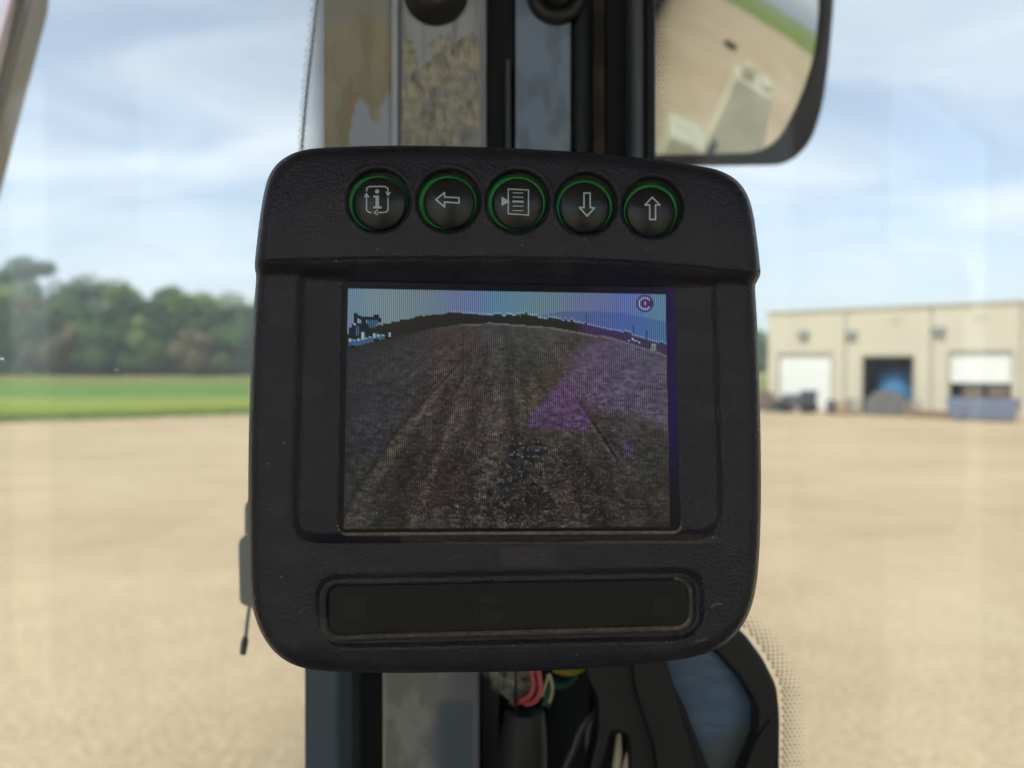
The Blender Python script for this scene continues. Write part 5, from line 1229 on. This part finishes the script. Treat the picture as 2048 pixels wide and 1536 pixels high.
for i, ((cx, cy, r), (wx, wy, wr)) in enumerate(zip(CAPS, BTN)):
    hw = float(np.interp(cy, [400, 430], [8, 9]))+3
    b, hw = cap(cx, cy, r-1.5, hw)
    # green collar: funnel between cap and well
    seg = 72; an = np.linspace(0, 2*math.pi, seg, endpoint=False); gx_, gy_ = (wx*.45+cx*.55), (wy*.35+cy*.65)
    ex, ey, erx, ery = RINGS[i]
    prof = [(0, hw-12), (1.2, hw-3.5), (3.2, hw-2.5), (None, hw-4), (None, hw-12)]; rows = []
    for q, w in prof:
        if q is None: rows.append(U(cx+(r-4)*np.cos(an), cy+(r-4)*np.sin(an), np.full(seg, w)))
        else: rows.append(U(ex+(erx-q)*np.cos(an), ey+(ery-q)*np.sin(an), np.full(seg, w)))
    V = np.concatenate(rows); f = [(a*seg+k_, a*seg+(k_+1) % seg, (a+1)*seg+(k_+1) % seg, (a+1)*seg+k_) for a in range(len(prof)-1) for k_ in range(seg)]
    build('light_ring', V, f, RING, b, smooth=True)
    prof = [(wr+2, hw-9), (wr*.5, hw-14), (1, hw-14)]
    V = np.concatenate([U(wx+q*np.cos(an), wy+q*np.sin(an), np.full(seg, w)) for q, w in prof]); f = [(a*seg+k_, a*seg+(k_+1) % seg, (a+1)*seg+(k_+1) % seg, (a+1)*seg+k_) for a in range(len(prof)-1) for k_ in range(seg)]
    build('well', V, f, WELL, b, smooth=True)
    # icons
    polys = []
    def stroke(pts, w, closed=False):
        P2 = []
        n_ = len(pts)
        for q in range(n_ if closed else n_-1):
            a = np.array(pts[q], float); c = np.array(pts[(q+1) % n_], float); m_ = max(1, int(np.linalg.norm(c-a)/4)); P2 += [tuple(a+(c-a)*k_/m_) for k_ in range(m_)]
        if not closed: P2.append(tuple(pts[-1]))
        polys.extend(ring_polys(P2, w, closed))
    if i == 0:
        stroke([(733, 382), (734, 376), (739, 373), (770, 373), (775, 376), (776, 381), (776, 389)], 2.6)
        stroke([(776, 396), (776, 418), (774, 423), (769, 425), (755, 425)], 2.6)
        stroke([(742, 425), (737, 424), (733, 420), (733, 388)], 2.6)
        stroke([(772, 384), (776, 391), (780, 385)], 2.4); stroke([(729, 394), (733, 387), (737, 394)], 2.4); stroke([(755, 420), (748, 425), (755, 429.5)], 2.4)
        polys.append(circ(754.2, 383, 4.4, 16)); polys.append([(746.5, 391), (758, 391), (758, 395), (746.5, 395)]); polys.append([(751, 395), (758, 395), (758, 413), (751, 413)]); polys.append([(746.5, 412.6), (763, 412.8), (763, 417), (746.5, 416.8)])
    if i == 1: stroke([(872, 399), (889, 385), (889, 394), (918, 395.5), (918, 406), (889, 404), (889, 414)], 3.2, True)
    if i == 2:
        stroke([(1016.5, 378), (1057, 380), (1057, 430), (1016.5, 427.5)], 2.5, True)
        for yy_, w_l in ((385.5, 1.8), (394, 1.8), (403, 4.0), (412, 1.8), (421, 1.8)): stroke([(1026, yy_), (1046, yy_+.6)], w_l)
        polys.append([(1003, 393), (1020, 403), (1003, 412)])
    if i == 3: stroke([(1168, 386), (1180, 386), (1180.5, 415), (1189, 416), (1174, 432), (1159, 415), (1168, 415)], 3.2, True)
    if i == 4: stroke([(1304.5, 394.5), (1320, 410), (1311, 410), (1311, 439), (1299.5, 439), (1299.5, 410), (1290, 410)], 3.2, True)
    v = []; f = []
    def emit_poly(PX, PY):
        P_ = U(PX, PY, dome_w(PX, PY, cx, cy, r-1.5, hw)+.6); f.append(tuple(range(len(v), len(v)+len(PX)))[::-1]); v.extend([Vector(q) for q in P_])
    for pl in polys:
        PX = np.array([p[0] for p in pl], float); PY = np.array([p[1] for p in pl], float)
        if max(np.ptp(PX), np.ptp(PY)) < 8: emit_poly(PX, PY); continue
        mx_, my_ = PX.mean(), PY.mean(); m_ = len(PX); K = 4
        for q in range(m_):
            x0, y0, x1, y1 = PX[q], PY[q], PX[(q+1) % m_], PY[(q+1) % m_]
            for kk in range(K):
                t0, t1 = kk/K, (kk+1)/K
                A_ = lambda x, y, t: (mx_+(x-mx_)*t, my_+(y-my_)*t)
                pp = [A_(x0, y0, t0), A_(x0, y0, t1), A_(x1, y1, t1), A_(x1, y1, t0)]
                if kk == 0: pp = pp[:3]
                emit_poly(np.array([u_[0] for u_ in pp]), np.array([u_[1] for u_ in pp]))
    build('icon', v, f, ICON, b)

# ------------------------------------------------------------------ summer haze
hm = bpy.data.materials.new('haze_air'); hm.use_nodes = True; ht = hm.node_tree; ht.nodes.clear()
ho = ht.nodes.new('ShaderNodeOutputMaterial'); hv = ht.nodes.new('ShaderNodeVolumePrincipled'); hv.inputs['Color'].default_value = (.9, .94, 1, 1); hv.inputs['Density'].default_value = HAZE; hv.inputs['Anisotropy'].default_value = .3
ht.links.new(hv.outputs[0], ho.inputs['Volume'])
if HAZE > 0: tag(MB().box(-2700, 2700, -2700, 2700, -4, 34).obj('haze', hm), 'thin pale summer haze over the yard and field', 'haze', kind='stuff')

def weeds():
    r = np.random.default_rng(12); n = 9000
    X = -34+38*r.random(n); Y = 64.2+.63*X+r.normal(0, .9, n)-1.2; Hh = .12+.35*r.random(n)**2
    a = r.random(n)*6.28; w = .05+.08*r.random(n); Z = gh(X, Y)
    P0 = np.stack([X-np.cos(a)*w, Y-np.sin(a)*w, Z], -1); P1 = np.stack([X+np.cos(a)*w, Y+np.sin(a)*w, Z], -1); P2 = np.stack([X+r.normal(0, .08, n), Y, Z+Hh], -1)
    V = np.stack([P0, P1, P2], 1).reshape(-1, 3); o = build('weeds', V, np.arange(3*n).reshape(-1, 3), LEAF[0])
    at_ = o.data.color_attributes.new('tone', 'FLOAT_COLOR', 'POINT'); cc = np.ones((len(V), 4), np.float32); cc[:, :3] = np.repeat(.4+.6*r.random(n), 3)[:, None]; at_.data.foreach_set('color', cc.ravel())
    tag(o, 'ragged strip of weeds along the edge of the gravel yard', 'weeds', kind='stuff')
weeds()
